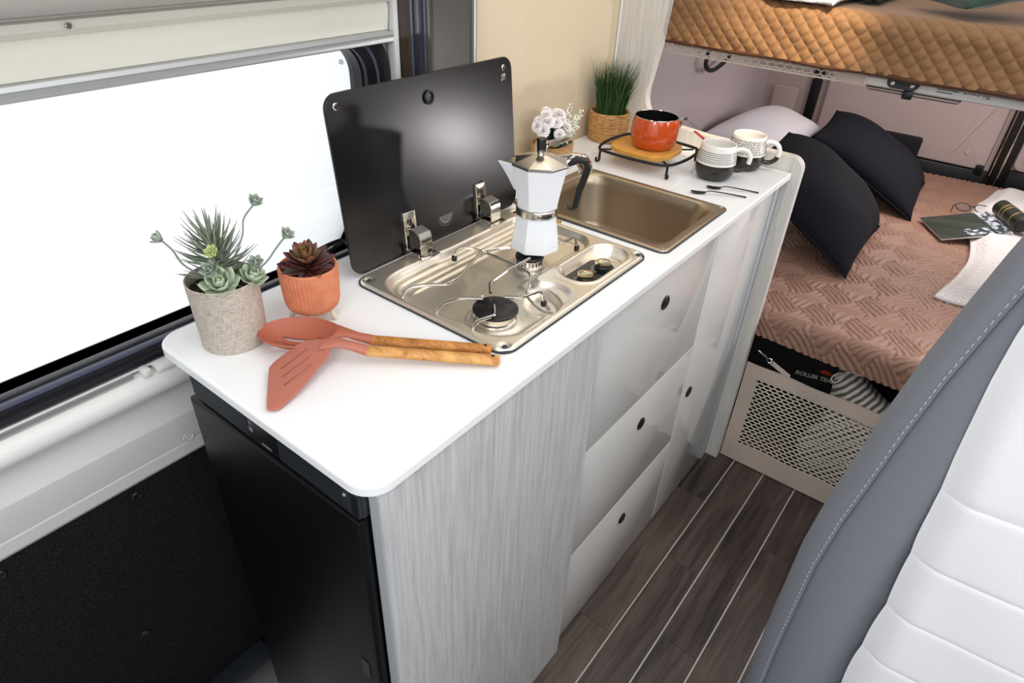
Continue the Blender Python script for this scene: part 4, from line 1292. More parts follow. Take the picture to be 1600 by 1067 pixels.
# ---- flowers in a woven basket
FC = Vector((-0.022, 0.948, 0.9))
fb = thing('flower_basket', 'small woven basket of white and pale flowers beside the cream wall', 'flowers', FC)
bm = B()
def sq(r, z, k=0.55):
    out = []
    for i in range(40):
        a = 2 * pi * i / 40
        c, s = cos(a), sin(a)
        f = (abs(c) ** 4 + abs(s) ** 4) ** -0.25
        f = 1 + (f - 1) * k
        out.append(FC + Vector((r * f * c, r * f * s * 1.10, z)))
    return out
loft(bm, [sq(0.038, 0.0006), sq(0.040, 0.002), sq(0.0415, 0.02), sq(0.0425, 0.040), sq(0.043, 0.0465), sq(0.0405, 0.0465), sq(0.0395, 0.034)], True, False); obj('basket', bm, M['basket'], fb)
for s in (-1, 1):
    bm = B(); tube(bm, catmull([FC + Vector((-0.012, s * 0.0455, 0.034)), FC + Vector((-0.010, s * 0.049, 0.025)), FC + Vector((0, s * 0.051, 0.021)), FC + Vector((0.010, s * 0.049, 0.025)), FC + Vector((0.012, s * 0.0455, 0.034))], 5), 0.0020, 6); obj('basket_handle', bm, M['basket'], fb)
bm = B(); lathe(bm, [(0.040, 0.033), (0.02, 0.036), (0.0005, 0.037)], FC, 24); obj('soil', bm, M['soil'], fb)
LF_fl = leaf_mesh('flower_leaf', 0.045, 0.0085, 0.0008, 0.15, 0.85, M['leaf_dark'], 6, 0.3)
LF_sg = leaf_mesh('broad_leaf', 0.036, 0.020, 0.0010, 0.35, 1.0, M['leaf_sage'], 7, 0.2)
bm = B(); tube(bm, [FC + Vector((0, 0, 0.034)), FC + Vector((0, -0.004, 0.058))], 0.004, 8); fo = obj('stems', bm, M['leaf_dark'], fb)
for i in range(22):
    a = random.uniform(0, 2 * pi)
    inst('leaf', LF_fl, Matrix.Translation(FC + Vector((random.uniform(-.012, .012), random.uniform(-.02, .02), 0.036))) @ Matrix.Rotation(a, 4, 'Z') @ Matrix.Rotation(radians(random.uniform(42, 80)), 4, 'X') @ Matrix.Scale(random.uniform(.8, 1.25), 4), fo)
for (dx, dy, az, tl, s) in ((0.018, -0.024, -135, 15, 1.1), (0.026, -0.010, -80, 10, 1.05), (0.010, -0.028, -170, 30, .9)):
    inst('broad_leaf', LF_sg, Matrix.Translation(FC + Vector((dx, dy, 0.042))) @ Matrix.Rotation(radians(az), 4, 'Z') @ Matrix.Rotation(radians(tl), 4, 'X') @ Matrix.Scale(s, 4), fo)


def carnation(mat_, r=0.0150):
    bm = B()
    for k in range(4):
        n = 9 - k
        for i in range(n):
            a = 2 * pi * i / n + k * .4
            tl = radians(8 + 22 * k)
            rr_ = r * (1 - .13 * k)
            c = Vector((cos(a), sin(a), 0)); s_ = Vector((-sin(a), cos(a), 0))
            o_ = c * (rr_ * cos(tl)) + Vector((0, 0, rr_ * sin(tl)))
            P = [c * 0.001, o_ * 0.6 + s_ * r * .30, o_ + s_ * r * .22 + Vector((0, 0, random.uniform(-.001, .0015))), o_ * .92, o_ - s_ * r * .22 + Vector((0, 0, random.uniform(-.001, .0015))), o_ * 0.6 - s_ * r * .30]
            bm.faces.new([bm.verts.new(p + Vector((0, 0, .0006 * k))) for p in P])
    me = bpy.data.meshes.new('bloom'); bm.to_mesh(me); bm.free(); me.materials.append(mat_)
    return me


bl_me = [carnation(M['petal']) for _ in range(2)]
for i, (dx, dy, dz, n_) in enumerate((dx * 1.25, dy * 1.3 - 0.004, dz * 1.07, n_) for dx, dy, dz, n_ in ((0.012, -0.006, 0.088, (.5, -.5, .7)), (0.020, -0.006, 0.066, (.6, -.6, .5)), (-0.008, -0.030, 0.093, (-.1, -.6, .9)), (-0.010, -0.008, 0.106, (0, -.2, 1)), (-0.004, 0.014, 0.100, (.2, .1, 1)), (0.004, -0.032, 0.076, (.2, -.9, .4)), (-0.012, 0.026, 0.090, (.1, .5, .9)), (0.008, 0.006, 0.100, (.4, 0, 1)), (0.022, 0.010, 0.078, (.7, .1, .6)), (0.004, -0.020, 0.090, (.4, -.6, .7)), (0.014, 0.004, 0.090, (.6, -.1, .8)), (-0.006, -0.036, 0.084, (0, -.9, .5)), (-0.002, -0.018, 0.102, (.1, -.4, 1)))):
    mt = Matrix.Translation(FC + Vector((dx, dy, dz))) @ AX(n_).to_4x4() @ Matrix.Scale(random.uniform(.85, 1.15), 4)
    f_ = inst('flower', bl_me[i % 2], mt, fb)
    WO[f_.name] = FC + Vector((dx, dy, dz))
    bm = B(); tube(bm, [FC + Vector((dx * .3, dy * .3, 0.038)), FC + Vector((dx, dy, dz))], 0.0009, 5); obj('flower_stem', bm, M['leaf_dark'], fb)
# pale blossom sprays on the right
for (dx, dy, dz, L_) in ((0.004, 0.060, 0.118, 0.05), (0.012, 0.092, 0.098, 0.05), (0.012, 0.074, 0.086, 0.05), (0.022, 0.060, 0.070, 0.05), (0.008, 0.046, 0.104, 0.05), (0.008, 0.030, 0.094, 0.04), (0.016, 0.034, 0.076, 0.035), (0.018, 0.020, 0.068, 0.03), (0.024, 0.016, 0.048, 0.02), (0.000, 0.052, 0.080, 0.035), (0.022, 0.028, 0.056, 0.02)):
    tip = FC + Vector((dx, dy, dz)); root = FC + Vector((dx * .3, dy * .35, 0.040))
    bm = B(); tube(bm, [root, root.lerp(tip, .5) + Vector((0, 0, .005)), tip], 0.0010, 5)
    sp_ = obj('spray_stem', bm, M['leaf_sage'], fb)
    bm = B()
    for k in range(44):
        t = random.uniform(0.35, 1.0)
        c = root.lerp(tip, t) + Vector((random.gauss(0, .0042), random.gauss(0, .0042), random.gauss(0, .0035) + .003)) * (1.25 - t * .6)
        t_ = bmesh.new(); bmesh.ops.create_icosphere(t_, subdivisions=1, radius=random.uniform(.0016, .0032)); add(bm, t_, 0, Matrix.Translation(c))
    obj('blossom', bm, M['petal2'], sp_)

# ---- grass in the rope pot
GC = Vector((-0.022, 1.195, 0.9))
gp_ = thing('grass_pot', 'jute rope pot of tall green grass standing in the back corner', 'potted plant', GC)
bm = B(); lathe(bm, [(0.040, 0.0006), (0.044, 0.002), (0.047, 0.012), (0.0478, 0.03), (0.0470, 0.060), (0.0462, 0.069), (0.0440, 0.0695), (0.0435, 0.050)], GC, 48, 0, None, True, False); pot_ = obj('pot', bm, M['rope'], gp_)
for k in range(16):
    z = 0.0035 + 0.0043 * k
    r = 0.0462 + 0.0032 * sin(pi * min(z / 0.05, 1) * .6) - 0.0006 * (k == 15)
    bm = B()
    tube(bm, [GC + Vector((r * (1 + random.uniform(-.006, .006)) * cos(2 * pi * i / 40), r * (1 + random.uniform(-.006, .006)) * sin(2 * pi * i / 40), z + random.uniform(-.0005, .0005))) for i in range(40)], 0.0024, 6, True)
    obj('rope_coil', bm, M['rope'], pot_)
bm = B(); lathe(bm, [(0.0434, 0.056), (0.02, 0.059), (0.0005, 0.060)], GC, 24); obj('soil', bm, M['soil'], gp_)
bm = B()
for i in range(520):
    a = random.uniform(0, 2 * pi); r = 0.036 * sqrt(random.random())
    p = GC + Vector((r * cos(a), r * sin(a), 0.058))
    L_ = random.uniform(0.075, 0.140) * (1.0 if r < .03 else 0.9)
    lean = Vector((cos(a), sin(a), 0)) * (r / 0.036) * random.uniform(0.08, 0.40) + Vector((random.uniform(-.12, .12), random.uniform(-.12, .12), 0))
    if p.x + lean.x * L_ < -0.07: lean.x = abs(lean.x) * .2
    s_ = Vector((random.uniform(-1, 1), random.uniform(-1, 1), 0)).normalized() * random.uniform(.0014, .0026)
    prev = None
    for k in range(4):
        t = k / 3
        c = p + Vector((0, 0, L_ * t)) + lean * L_ * t * t
        wv = s_ * (1 - t * .95)
        cur = (bm.verts.new(c - wv), bm.verts.new(c + wv))
        if prev: bm.faces.new((prev[0], prev[1], cur[1], cur[0]))
        prev = cur
g_ = obj('grass_blades', bm, M['grass'], gp_)
g_['kind'] = 'stuff'

# ---- trivet, orange pot, mugs, teaspoons
tv = thing('wire_trivet', 'black wire trivet on curled feet holding a bamboo board', 'trivet', (0.14, 1.11, 0.9))
Z_ = 0.930
fr_ = [(0.058, 1.028), (0.085, 1.021), (0.14, 1.018), (0.20, 1.024), (0.222, 1.036), (0.233, 1.06), (0.238, 1.11), (0.234, 1.165), (0.224, 1.190), (0.20, 1.200), (0.14, 1.205), (0.08, 1.201), (0.054, 1.190), (0.042, 1.165), (0.036, 1.11), (0.043, 1.055)]
bm = B(); tube(bm, catmull([(x, y, Z_) for x, y in fr_], 6, True), 0.0034, 8, True); tf = obj('frame', bm, M['black_matte'], tv)
bm = B()
tube(bm, [(0.057, 1.031, Z_ - .001), (0.216, 1.186, Z_ - .001)], 0.0022, 8)
tube(bm, [(0.224, 1.040, Z_ - .001), (0.052, 1.184, Z_ - .001)], 0.0022, 8); obj('cross_bar', bm, M['black_matte'], tv)
for (x, y) in ((0.058, 1.029), (0.224, 1.038), (0.222, 1.190), (0.052, 1.188)):
    u = (Vector((x, y, 0)) - Vector((0.14, 1.11, 0))).normalized()
    bm = B()
    pts = [Vector((x, y, Z_)), Vector((x, y, 0.915)) + u * .001, Vector((x, y, 0.908)) + u * .0005]
    pts += [Vector((x, y, 0.9065)) + u * (0.0045 - 0.0045 * cos(t)) + Vector((0, 0, -0.0045 * sin(t) + 0.0003)) for t in [pi * k / 5 * 1.35 for k in range(1, 6)]]
    tube(bm, pts, 0.0029, 7, flat=1.0); obj('leg', bm, M['black_matte'], tv)
bm = B(); plate(bm, [(0.14 + (0.073 if True else 0) * (abs(cos(t)) ** .62) * (1 if cos(t) > 0 else -1), 1.095 + 0.071 * (abs(sin(t)) ** .62) * (1 if sin(t) > 0 else -1)) for t in [2 * pi * i / 64 for i in range(64)]], 0.9328, 0.9420, (), 0.0015); obj('board', bm, M['bamboo'], tv)

OC = Vector((0.152, 1.098, 0.9422))
op = thing('orange_pot', 'shiny orange saucepan with black inside on the bamboo board', 'pan', OC)
bm = B(); lathe(bm, [(0.036, 0.0004), (0.041, 0.0015), (0.0465, 0.007), (0.0525, 0.021), (0.0540, 0.035), (0.0520, 0.052), (0.0485, 0.0655), (0.0478, 0.0680)], OC, 56, 0, None, True, False); obj('pan_body', bm, M['orange'], op, ang=60)
bm = B(); lathe(bm, [(0.0478, 0.0672), (0.0486, 0.0684), (0.0478, 0.0692), (0.0468, 0.0684)], OC, 56, 0, None, False, False); obj('steel_rim', bm, M['chrome'], op, ang=60)
bm = B(); lathe(bm, [(0.0470, 0.0684), (0.0505, 0.051), (0.0520, 0.034), (0.049, 0.016), (0.040, 0.006), (0.0005, 0.005)], OC, 56, 0, None, False, False); obj('nonstick_inside', bm, M['pot_in'], op, ang=60)
od = Vector((0.90, 0.43, 0)).normalized()
bm = B(); tube(bm, catmull([OC + od * 0.0505 + Vector((0, 0, 0.046)), OC + od * 0.0545 + Vector((0, 0, 0.054)), OC + od * 0.0535 + Vector((0, 0, 0.064)), OC + od * 0.060 + Vector((0, 0, 0.069))], 5), 0.0026, 8); brk = obj('handle_bracket', bm, M['chrome'], op)
bm = B(); tube(bm, [OC + od * 0.056 + Vector((0, 0, 0.0665)), OC + od * 0.066 + Vector((0, 0, 0.0690))], 0.0028, 8); obj('bracket_cap', bm, M['black'], brk)
# its long red handle, seen rising behind the nearer mug
d0, d1 = OC + od * 0.062 + Vector((0, 0, 0.0655)), OC + od * 0.150 + Vector((0, 0, 0.010))
bm = B(); tube(bm, [OC + od * 0.064 + Vector((0, 0, 0.0670)), Vector((0.228, 1.163, 0.983))], 0.0008, 6); obj('handle_rod', bm, M['wire'], op)
bm = B(); tube(bm, [Vector((0.2200, 1.1560, 0.9790)), Vector((0.2230, 1.1588, 0.9775)), Vector((0.2700, 1.185, 0.9440)), Vector((0.2725, 1.1862, 0.9420))], [0.0012, 0.0026, 0.0030, 0.0012], 10); obj('handle', bm, M['red'], op)


def mug(c, hdir, label, pattern):
    c = Vector(c)
    t = thing('mug', label, 'mug', c, 'two patterned mugs')
    P = [(0.0290, 0.0005), (0.0330, 0.0012), (0.0390, 0.006), (0.0440, 0.0145), (0.0460, 0.0250), (0.0455, 0.0340)]
    P = [(r * .94, z * 1.08) for r, z in P]
    bm = B(); lathe(bm, P, c, 56, 0, None, True, False); obj('glazed_base', bm, M['mug_dark'], t, ang=60)
    Q = [(0.0455, 0.0340), (0.0458, 0.0345), (0.0445, 0.046), (0.0420, 0.0580), (0.0398, 0.0690), (0.0392, 0.0715), (0.0378, 0.0722), (0.0366, 0.0710), (0.0378, 0.066), (0.0405, 0.052), (0.0420, 0.030), (0.038, 0.012), (0.025, 0.006), (0.0005, 0.005)]
    Q = [(r * .94, z * 1.08) for r, z in Q]
    bm = B(); lathe(bm, Q, c, 56, 0, None, False, False); up = obj('body', bm, M['mug_white'], t, ang=60)
    h = Vector(hdir).normalized()
    def hp_(a, z): return c + h * (a - .0027) + Vector((0, 0, z * 1.08))
    top = catmull([hp_(0.0395, 0.0585), hp_(0.052, 0.0620), hp_(0.066, 0.0580), hp_(0.0735, 0.0460), hp_(0.0725, 0.0340)], 6)
    low = catmull([hp_(0.0725, 0.0340), hp_(0.068, 0.0260), hp_(0.058, 0.0195), hp_(0.0445, 0.0185)], 6)
    bm = B(); tube(bm, top, [0.0062] + [0.0052] * (len(top) - 1), 12); obj('handle', bm, M['mug_white'], t)
    bm = B(); tube(bm, low, [0.0052] * (len(low) - 1) + [0.0058], 12); obj('handle_foot', bm, M['mug_dark'], t)
    # printed marks lie on the white glaze
    def rad(z):
        for (r0, z0), (r1, z1) in zip(Q[1:5], Q[2:6]):
            if z0 <= z <= z1: return r0 + (r1 - r0) * (z - z0) / (z1 - z0)
        return 0.0371
    bm = B()
    def mark(a, z, wd, hh, sk=0.0):
        vs = []
        for (da, dz) in ((-wd, -hh), (wd, -hh), (wd, hh), (-wd, hh)):
            r = rad(z + dz) + 0.00025
            an = a + (da + sk * dz) / r
            vs.append(bm.verts.new(c + Vector((r * cos(an), r * sin(an), z + dz))))
        bm.faces.new(vs)
    if pattern == 'dots':
        for k, z in enumerate((0.0435, 0.0475, 0.0515, 0.0555, 0.0595, 0.0635)):
            n = 110
            for i in range(n):
                mark(2 * pi * i / n, z, 0.00085, 0.0008)
    else:
        for k in range(6):
            n = 60
            for i in range(n):
                mark(2 * pi * (i + .5 * (k % 2) + random.uniform(-.2, .2)) / n, 0.0430 + 0.0052 * k + random.uniform(-.0006, .0006), 0.0009, 0.0021, 0.35)
    obj('printed_marks', bm, M['mug_print'], up)
    return t


mug((0.2975, 1.1230, 0.9), (0.86, 0.50, 0), 'black and white mug with rows of dots, nearer the two teaspoons', 'dots')
mug((0.3220, 1.2370, 0.9), (0.95, 0.26, 0), 'black and white mug with fine slanting dashes, farther from the teaspoons', 'dash')


def teaspoon(tip, end, label):
    tip, end = Vector(tip), Vector(end)
    t = thing('teaspoon', label, 'spoon', (tip.x, tip.y, 0.9), 'two black teaspoons')
    d = (end - tip).normalized(); s = Vector((-d.y, d.x, 0))
    L_ = (end - tip).length
    bm = B()
    grid(bm, 14, 10, lambda u, v: tip + d * (0.016 - 0.016 * cos(pi * u)) + s * (0.0085 * (sin(pi * u) ** 0.7 if 0 < u < 1 else 0) * (2 * v - 1) * (1 - .18 * u)) + Vector((0, 0, 0.0012 + 0.0042 * ((2 * u - 1) ** 2 * .9 + (2 * v - 1) ** 2 * .35) * (1 - .1 * u))))
    bmesh.ops.remove_doubles(bm, verts=bm.verts, dist=1e-6)
    bmesh.ops.recalc_face_normals(bm, faces=bm.faces)
    bmesh.ops.solidify(bm, geom=bm.faces[:], thickness=0.0007)
    obj('bowl', bm, M['black'], t, ang=60)
    bm = B()
    P = catmull([tip + d * 0.030 + Vector((0, 0, 0.0045)), tip + d * 0.040 + Vector((0, 0, 0.0075)), tip + d * (L_ * .6) + Vector((0, 0, 0.0060)), end + Vector((0, 0, 0.0016))], 6)
    tube(bm, P, [0.0012 + 0.0010 * i / len(P) for i in range(len(P))], 8, flat=0.7); obj('handle', bm, M['black'], t)


teaspoon((0.3020, 1.0000, 0.9), (0.4020, 1.0560, 0.9), 'black teaspoon lying nearer the sink')
teaspoon((0.3150, 1.0500, 0.9), (0.4120, 1.1000, 0.9), 'black teaspoon lying nearer the dotted mug')

# ================================================================== LOWER BED
BX0, BX1, BY0, BY1, BZ0, BZ1 = -0.175, 1.58, 1.318, 2.890, 0.442, 0.520


def basket_weave(x, y):
    """bundles of wavy stitched ribs that change direction from block to block"""
    X = x + 0.010 * sin(y * 44) + 0.004 * sin(y * 91 + 1)
    Y = y + 0.008 * sin(x * 40 + 1)
    u = (X * 0.86 + Y * 0.62) / 0.088
    v = (X * 0.86 - Y * 0.62) / 0.088
    t = u if (math.floor(u) + math.floor(v)) % 2 == 0 else v
    return abs(sin(pi * 5 * t)) ** 0.45


lb = thing('lower_bed', 'lower bed with a rose-brown quilted spread stitched in wavy ribs', 'bed', (0.7, 2.1, 0.44))
bm = B()
RB = 0.030
flen = (BZ1 - BZ0 - RB) + RB * pi / 2


def bedf(u, v):
    # v runs up the front face, over the rounded edge and back along the top
    x = BX0 + (1.05 - BX0) * u if False else BX0 + (1.20 - BX0) * u
    s = v * (flen + (BY1 - BY0 - RB))
    sag = 0.004 * sin(x * 9 + 1) + 0.002 * sin(x * 23)
    if s < BZ1 - BZ0 - RB:
        p = Vector((x, BY0, BZ0 + s)); n = Vector((0, -1, 0))
        p.z -= (1 - s / (BZ1 - BZ0 - RB)) * (0.004 + sag * .6)
    elif s < flen:
        a = (s - (BZ1 - BZ0 - RB)) / RB
        p = Vector((x, BY0 + RB - RB * cos(a), BZ1 - RB + RB * sin(a))); n = Vector((0, -cos(a), sin(a)))
    else:
        p = Vector((x, BY0 + RB + (s - flen), BZ1)); n = Vector((0, 0, 1))
        p.z += 0.004 * sin(x * 7 + p.y * 5)
    h = basket_weave(x, s + 0.7)
    return p + n * (0.0095 * h - 0.0085)


grid(bm, 420, 430, bedf)
obj('quilted_spread', bm, M['bed_quilt'], lb, ang=180)
bm = B(); box(bm, BX0, BX1, BY0 + 0.012, BY1, BZ0 - 0.002, BZ1 - 0.014, 0.01); obj('mattress', bm, M['bed_quilt'], lb)
bm = B(); box(bm, BX0, BX1, BY0 + 0.05, BY1, 0.425, BZ0 - 0.003); obj('slat_base', bm, M['black_matte'], lb)


def pillow_bm(wd, ht, th, pinch=0.10, n=28, wr=0.0):
    bm = B()
    for sgn in (1, -1):
        def f(u, v):
            a, b = 2 * u - 1, 2 * v - 1
            e = max(0.0, (1 - abs(a) ** 2.6) * (1 - abs(b) ** 2.6))
            z = sgn * th * 0.5 * e ** (0.55 if sgn > 0 else 0.8) * (1.25 if sgn > 0 else 0.55)
            k = 1 - pinch * (1 - abs(b) ** 2 * 0.9) * 0.5 * 1 - 0
            kx = 1 - pinch * (1 - b * b) * abs(a)
            ky = 1 - pinch * (1 - a * a) * abs(b)
            z += wr * e * (sin(a * 7 + b * 3) * .5 + sin(b * 9 - a * 4) * .5)
            return Vector((a * wd / 2 * kx, b * ht / 2 * ky, z))
        grid(bm, n, n, f)
    bmesh.ops.remove_doubles(bm, verts=bm.verts, dist=0.0006)
    return bm


def place(bm, mtx):
    bmesh.ops.transform(bm, matrix=mtx, verts=bm.verts)
    return bm


def pillow(c, xd, yd, wd, ht, th, label, m, group=None, wr=0.003, tabs=True, pinch=.1):
    c = Vector(c)
    t = thing('pillow', label, 'pillow', c, group)
    mt = frame_mtx(c, xd, yd)
    obj('pillow_case', place(pillow_bm(wd, ht, th, pinch, 30, wr), mt), m, t, ang=180)
    bm = B()
    n = 60
    pts = []
    for i in range(n):
        q_ = i / n * 4
        k, f = int(q_), q_ - int(q_)
        a, b = [(-1 + 2 * f, -1), (1, -1 + 2 * f), (1 - 2 * f, 1), (-1, 1 - 2 * f)][k]
        kx = 1 - pinch * (1 - b * b) * abs(a); ky = 1 - pinch * (1 - a * a) * abs(b)
        pts.append(mt @ Vector((a * wd / 2 * kx, b * ht / 2 * ky, 0)))
    tube(bm, pts, 0.0028, 6, True); obj('seam_piping', bm, m, t)
    return t


pillow((0.045, 2.45, 0.607), (0.1, 1, 0), (-0.93, 0.1, 0.28), 0.54, 0.40, 0.20, 'white pillow lying against the side wall behind the navy pillows', M['pillow_white'], wr=0.002, pinch=0.04)
pillow((0.372, 1.870, 0.650), (-0.03, 1, 0.0), (-0.82, -0.04, 0.53), 0.47, 0.44, 0.18, 'navy pillow leaning nearest the partition board', M['navy'], 'navy pillows', pinch=0.05)
pillow((0.402, 2.480, 0.628), (-0.08, 1, 0.0), (-0.87, -0.06, 0.46), 0.47, 0.45, 0.15, 'navy pillow leaning farther back, near the rear doors', M['navy'], 'navy pillows', pinch=0.05)

# magazine, spectacles, dark case, paper on the pale fleece
bm = B()
def fle(u, v):
    x, y = 0.80 + 0.42 * u, 1.70 + 1.12 * v
    e = min(u, v * 2, (1 - v) * 2.5)
    x += 0.025 * sin(y * 7) * (1 - u)
    return (x, y, 0.5335 + 0.028 * sstep(0, 0.12, e) + 0.003 * sin(x * 40 + y * 13) + 0.002 * sin(y * 31 - x * 11))
grid(bm, 60, 110, fle)
bmesh.ops.recalc_face_normals(bm, faces=bm.faces)
bmesh.ops.solidify(bm, geom=bm.faces[:], thickness=0.008)
tag(obj('fleece_throw', bm, M['fleece'], ang=180), 'pale fluffy throw heaped along the right side of the lower bed', 'blanket')
mg = thing('magazine', 'glossy magazine with a dark green cover lying on the lower bed', 'magazine', (0.78, 2.3, 0.53))
mm = frame_mtx((0.775, 2.270, 0.5495), (0.845, 0.535, 0.19), (-0.55, 0.83, 0.0))
bm = B(); box(bm, -0.105, 0.105, -0.085, 0.085, -0.003, 0.003, 0.0015); place(bm, mm); obj('pages', bm, M['paper'], mg)
bm = B(); box(bm, -0.106, 0.066, -0.086, 0.086, 0.0031, 0.0038); place(bm, mm); obj('cover', bm, M['magazine'], mg)
bm = B(); box(bm, 0.0662, 0.106, -0.086, 0.086, 0.0031, 0.0038); place(bm, mm); obj('cover_photo', bm, M['mag_photo'], mg)
bm = B(); grid(bm, 12, 6, lambda u, v: mm @ Vector((-0.02 + 0.075 * u, -0.080 + 0.05 * v, 0.0041))); obj('cover_picture', bm, M['mag_photo'], mg)

gl = thing('spectacles', 'black-framed spectacles lying on the bed above the magazine', 'glasses', (0.775, 2.46, 0.53))
gm = frame_mtx((0.772, 2.485, 0.5465), (0.95, 0.31, 0.04), (-0.30, 0.85, 0.42))
ring = lambda cx: [gm @ Vector((cx + 0.0225 * (abs(cos(t)) ** .85) * (1 if cos(t) > 0 else -1), 0.0190 * (abs(sin(t)) ** .85) * (1 if sin(t) > 0 else -1), 0)) for t in [2 * pi * i / 28 for i in range(28)]]
bm = B()
for cx in (-0.030, 0.030): tube(bm, ring(cx), 0.0016, 6, True)
tube(bm, [gm @ Vector((-0.008, 0.004, 0)), gm @ Vector((0, 0.008, 0)), gm @ Vector((0.008, 0.004, 0))], 0.0015, 6)
obj('front_frame', bm, M['black'], gl)
for s in (-1, 1):
    bm = B(); tube(bm, [gm @ Vector((s * 0.053, 0.010, 0)), gm @ Vector((s * 0.057, 0.010, -0.004)), gm @ Vector((s * 0.054, 0.006, -0.060)), gm @ Vector((s * 0.050, -0.006, -0.085))], 0.0015, 6); obj('temple', bm, M['black'], gl)
    bm = B(); bm.faces.new([bm.verts.new(p) for p in ring(s * 0.030)]); obj('lens', bm, M['lens'], gl)

cs = thing('binocular_case', 'dark olive rounded case with brass bands on the pale throw', 'case', (0.88, 2.36, 0.56))
ca, cb_ = Vector((0.846, 2.415, 0.594)), Vector((0.925, 2.285, 0.594))
cd = (cb_ - ca).normalized()
bm = B(); cyl(bm, ca, cb_, 0.027, 28, bev=0.006); obj('body', bm, M['olive'], cs)
for t in (0.30, 0.42, 0.72):
    p = ca.lerp(cb_, t); bm = B(); cyl(bm, p, p + cd * 0.008, 0.0276, 28, bev=0.001); obj('band', bm, M['gold'], cs)
bm = B(); cyl(bm, cb_, cb_ + cd * 0.006, 0.022, 24, bev=0.002); obj('end_lid', bm, M['black'], cs)
bm = B(); place(box(bm, -0.06, 0.06, -0.10, 0.10, 0, 0.004, 0.001), frame_mtx((1.02, 2.36, 0.60), (0.9, 0.3, 0.25), (-0.3, 0.9, 0.1)))
tag(obj('paper_booklet', bm, M['paper']), 'white paper booklet on the pale throw beside the dark case', 'booklet')

# ================================================================== UNDER THE LOWER BED
ng = thing('net_gate', 'beige cloth-edged net gate closing the store under the lower bed', 'net', (0.62, 1.315, 0))
GX0, GX1, GZ0, GZ1, GY = 0.4445, 0.99, 0.004, 0.358, 1.314


def gy(x, z):
    return GY + 0.006 * sin((x - 0.44) * 9) * sin(z * 8.5) + 0.003 * sin(x * 37) * sin(z * 21)


def net_bm(x0, x1, z0, z1, cw, ch, wd, th, fy, tr=None):
    """knotted net of elongated hexagons, each cord a thin band"""
    bm = B()
    nx = int((x1 - x0) / cw) + 2
    nz = int((z1 - z0) / (ch * .75)) + 2
    def seg(a, b):
        ax_, az_ = a; bx_, bz_ = b
        if not (x0 <= (ax_ + bx_) / 2 <= x1 and z0 <= (az_ + bz_) / 2 <= z1): return
        d = Vector((bx_ - ax_, bz_ - az_)).normalized(); n = Vector((-d.y, d.x)) * wd
        P = []
        for (px, pz) in ((ax_ + n.x, az_ + n.y), (bx_ + n.x, bz_ + n.y), (bx_ - n.x, bz_ - n.y), (ax_ - n.x, az_ - n.y)):
            P.append((px, pz))
        F = [bm.verts.new((px, fy(px, pz) - th, pz)) for px, pz in P]
        K = [bm.verts.new((px, fy(px, pz) + th, pz)) for px, pz in P]
        bm.faces.new(F); bm.faces.new(K[::-1])
        bm.faces.new((F[0], K[0], K[1], F[1])); bm.faces.new((F[2], K[2], K[3], F[3]))
    for j in range(nz):
        for i in range(nx):
            cx = x0 + cw * (i + .5 * (j % 2)); cz = z0 + ch * .75 * j
            # hexagon with vertical sides: emit three edges
            p0 = (cx, cz + ch / 2); p1 = (cx + cw / 2, cz + ch / 4); p2 = (cx + cw / 2, cz - ch / 4); p5 = (cx - cw / 2, cz + ch / 4)
            seg(p0, p1); seg(p1, p2); seg(p0, p5)
    return bm


nb = net_bm(0.478, 0.955, 0.066, 0.318, 0.0185, 0.0138, 0.0016, 0.0007, gy)
o_ = obj('netting', nb, M['net'], ng)
bm = B()
def strip(x0, x1, z0, z1, nx, nz, dz0=None):
    for s in (-0.0022, 0.0022):
        grid(bm, nx, nz, lambda u, v: (x0 + (x1 - x0) * u, gy(x0 + (x1 - x0) * u, z0 + (z1 - z0) * v) + s, z0 + (z1 - z0) * v + (0.005 * sin((x0 + (x1 - x0) * u) * 6 + 1) if z1 > 0.34 else 0) * v))
strip(GX0, GX1, 0.312, GZ1, 30, 4); obj('top_hem', bm, M['net_cloth'], ng)
bm = B(); strip(GX0, GX1, GZ0, 0.072, 30, 5); obj('bottom_hem', bm, M['net_cloth'], ng)
bm = B(); strip(GX0, 0.484, 0.066, 0.318, 4, 16); obj('side_hem', bm, M['net_cloth'], ng)
bm = B(); strip(0.95, GX1, 0.066, 0.318, 4, 16); obj('side_hem', bm, M['net_cloth'], ng)
bm = B(); loft(bm, [[(x, 1.322, z - .007), (x, 1.320, z - .007), (x, 1.320, z + .007), (x, 1.322, z + .007)] for x, z in ((0.560, 0.352), (0.520, 0.368), (0.500, 0.377))]); sg = obj('strap', bm, M['net_cloth'], ng)
bm = B(); tube(bm, [(0.499 + 0.008 * cos(t), 1.320, 0.379 + 0.007 * sin(t)) for t in [2 * pi * i / 16 for i in range(16)]], 0.0015, 6, True); tube(bm, [(0.493, 1.320, 0.382), (0.478, 1.319, 0.391), (0.462, 1.318, 0.399)], 0.0028, 8); tube(bm, [(0.488, 1.318, 0.390), (0.472, 1.316, 0.396)], 0.0015, 6); obj('strap_clip', bm, M['chrome'], sg)

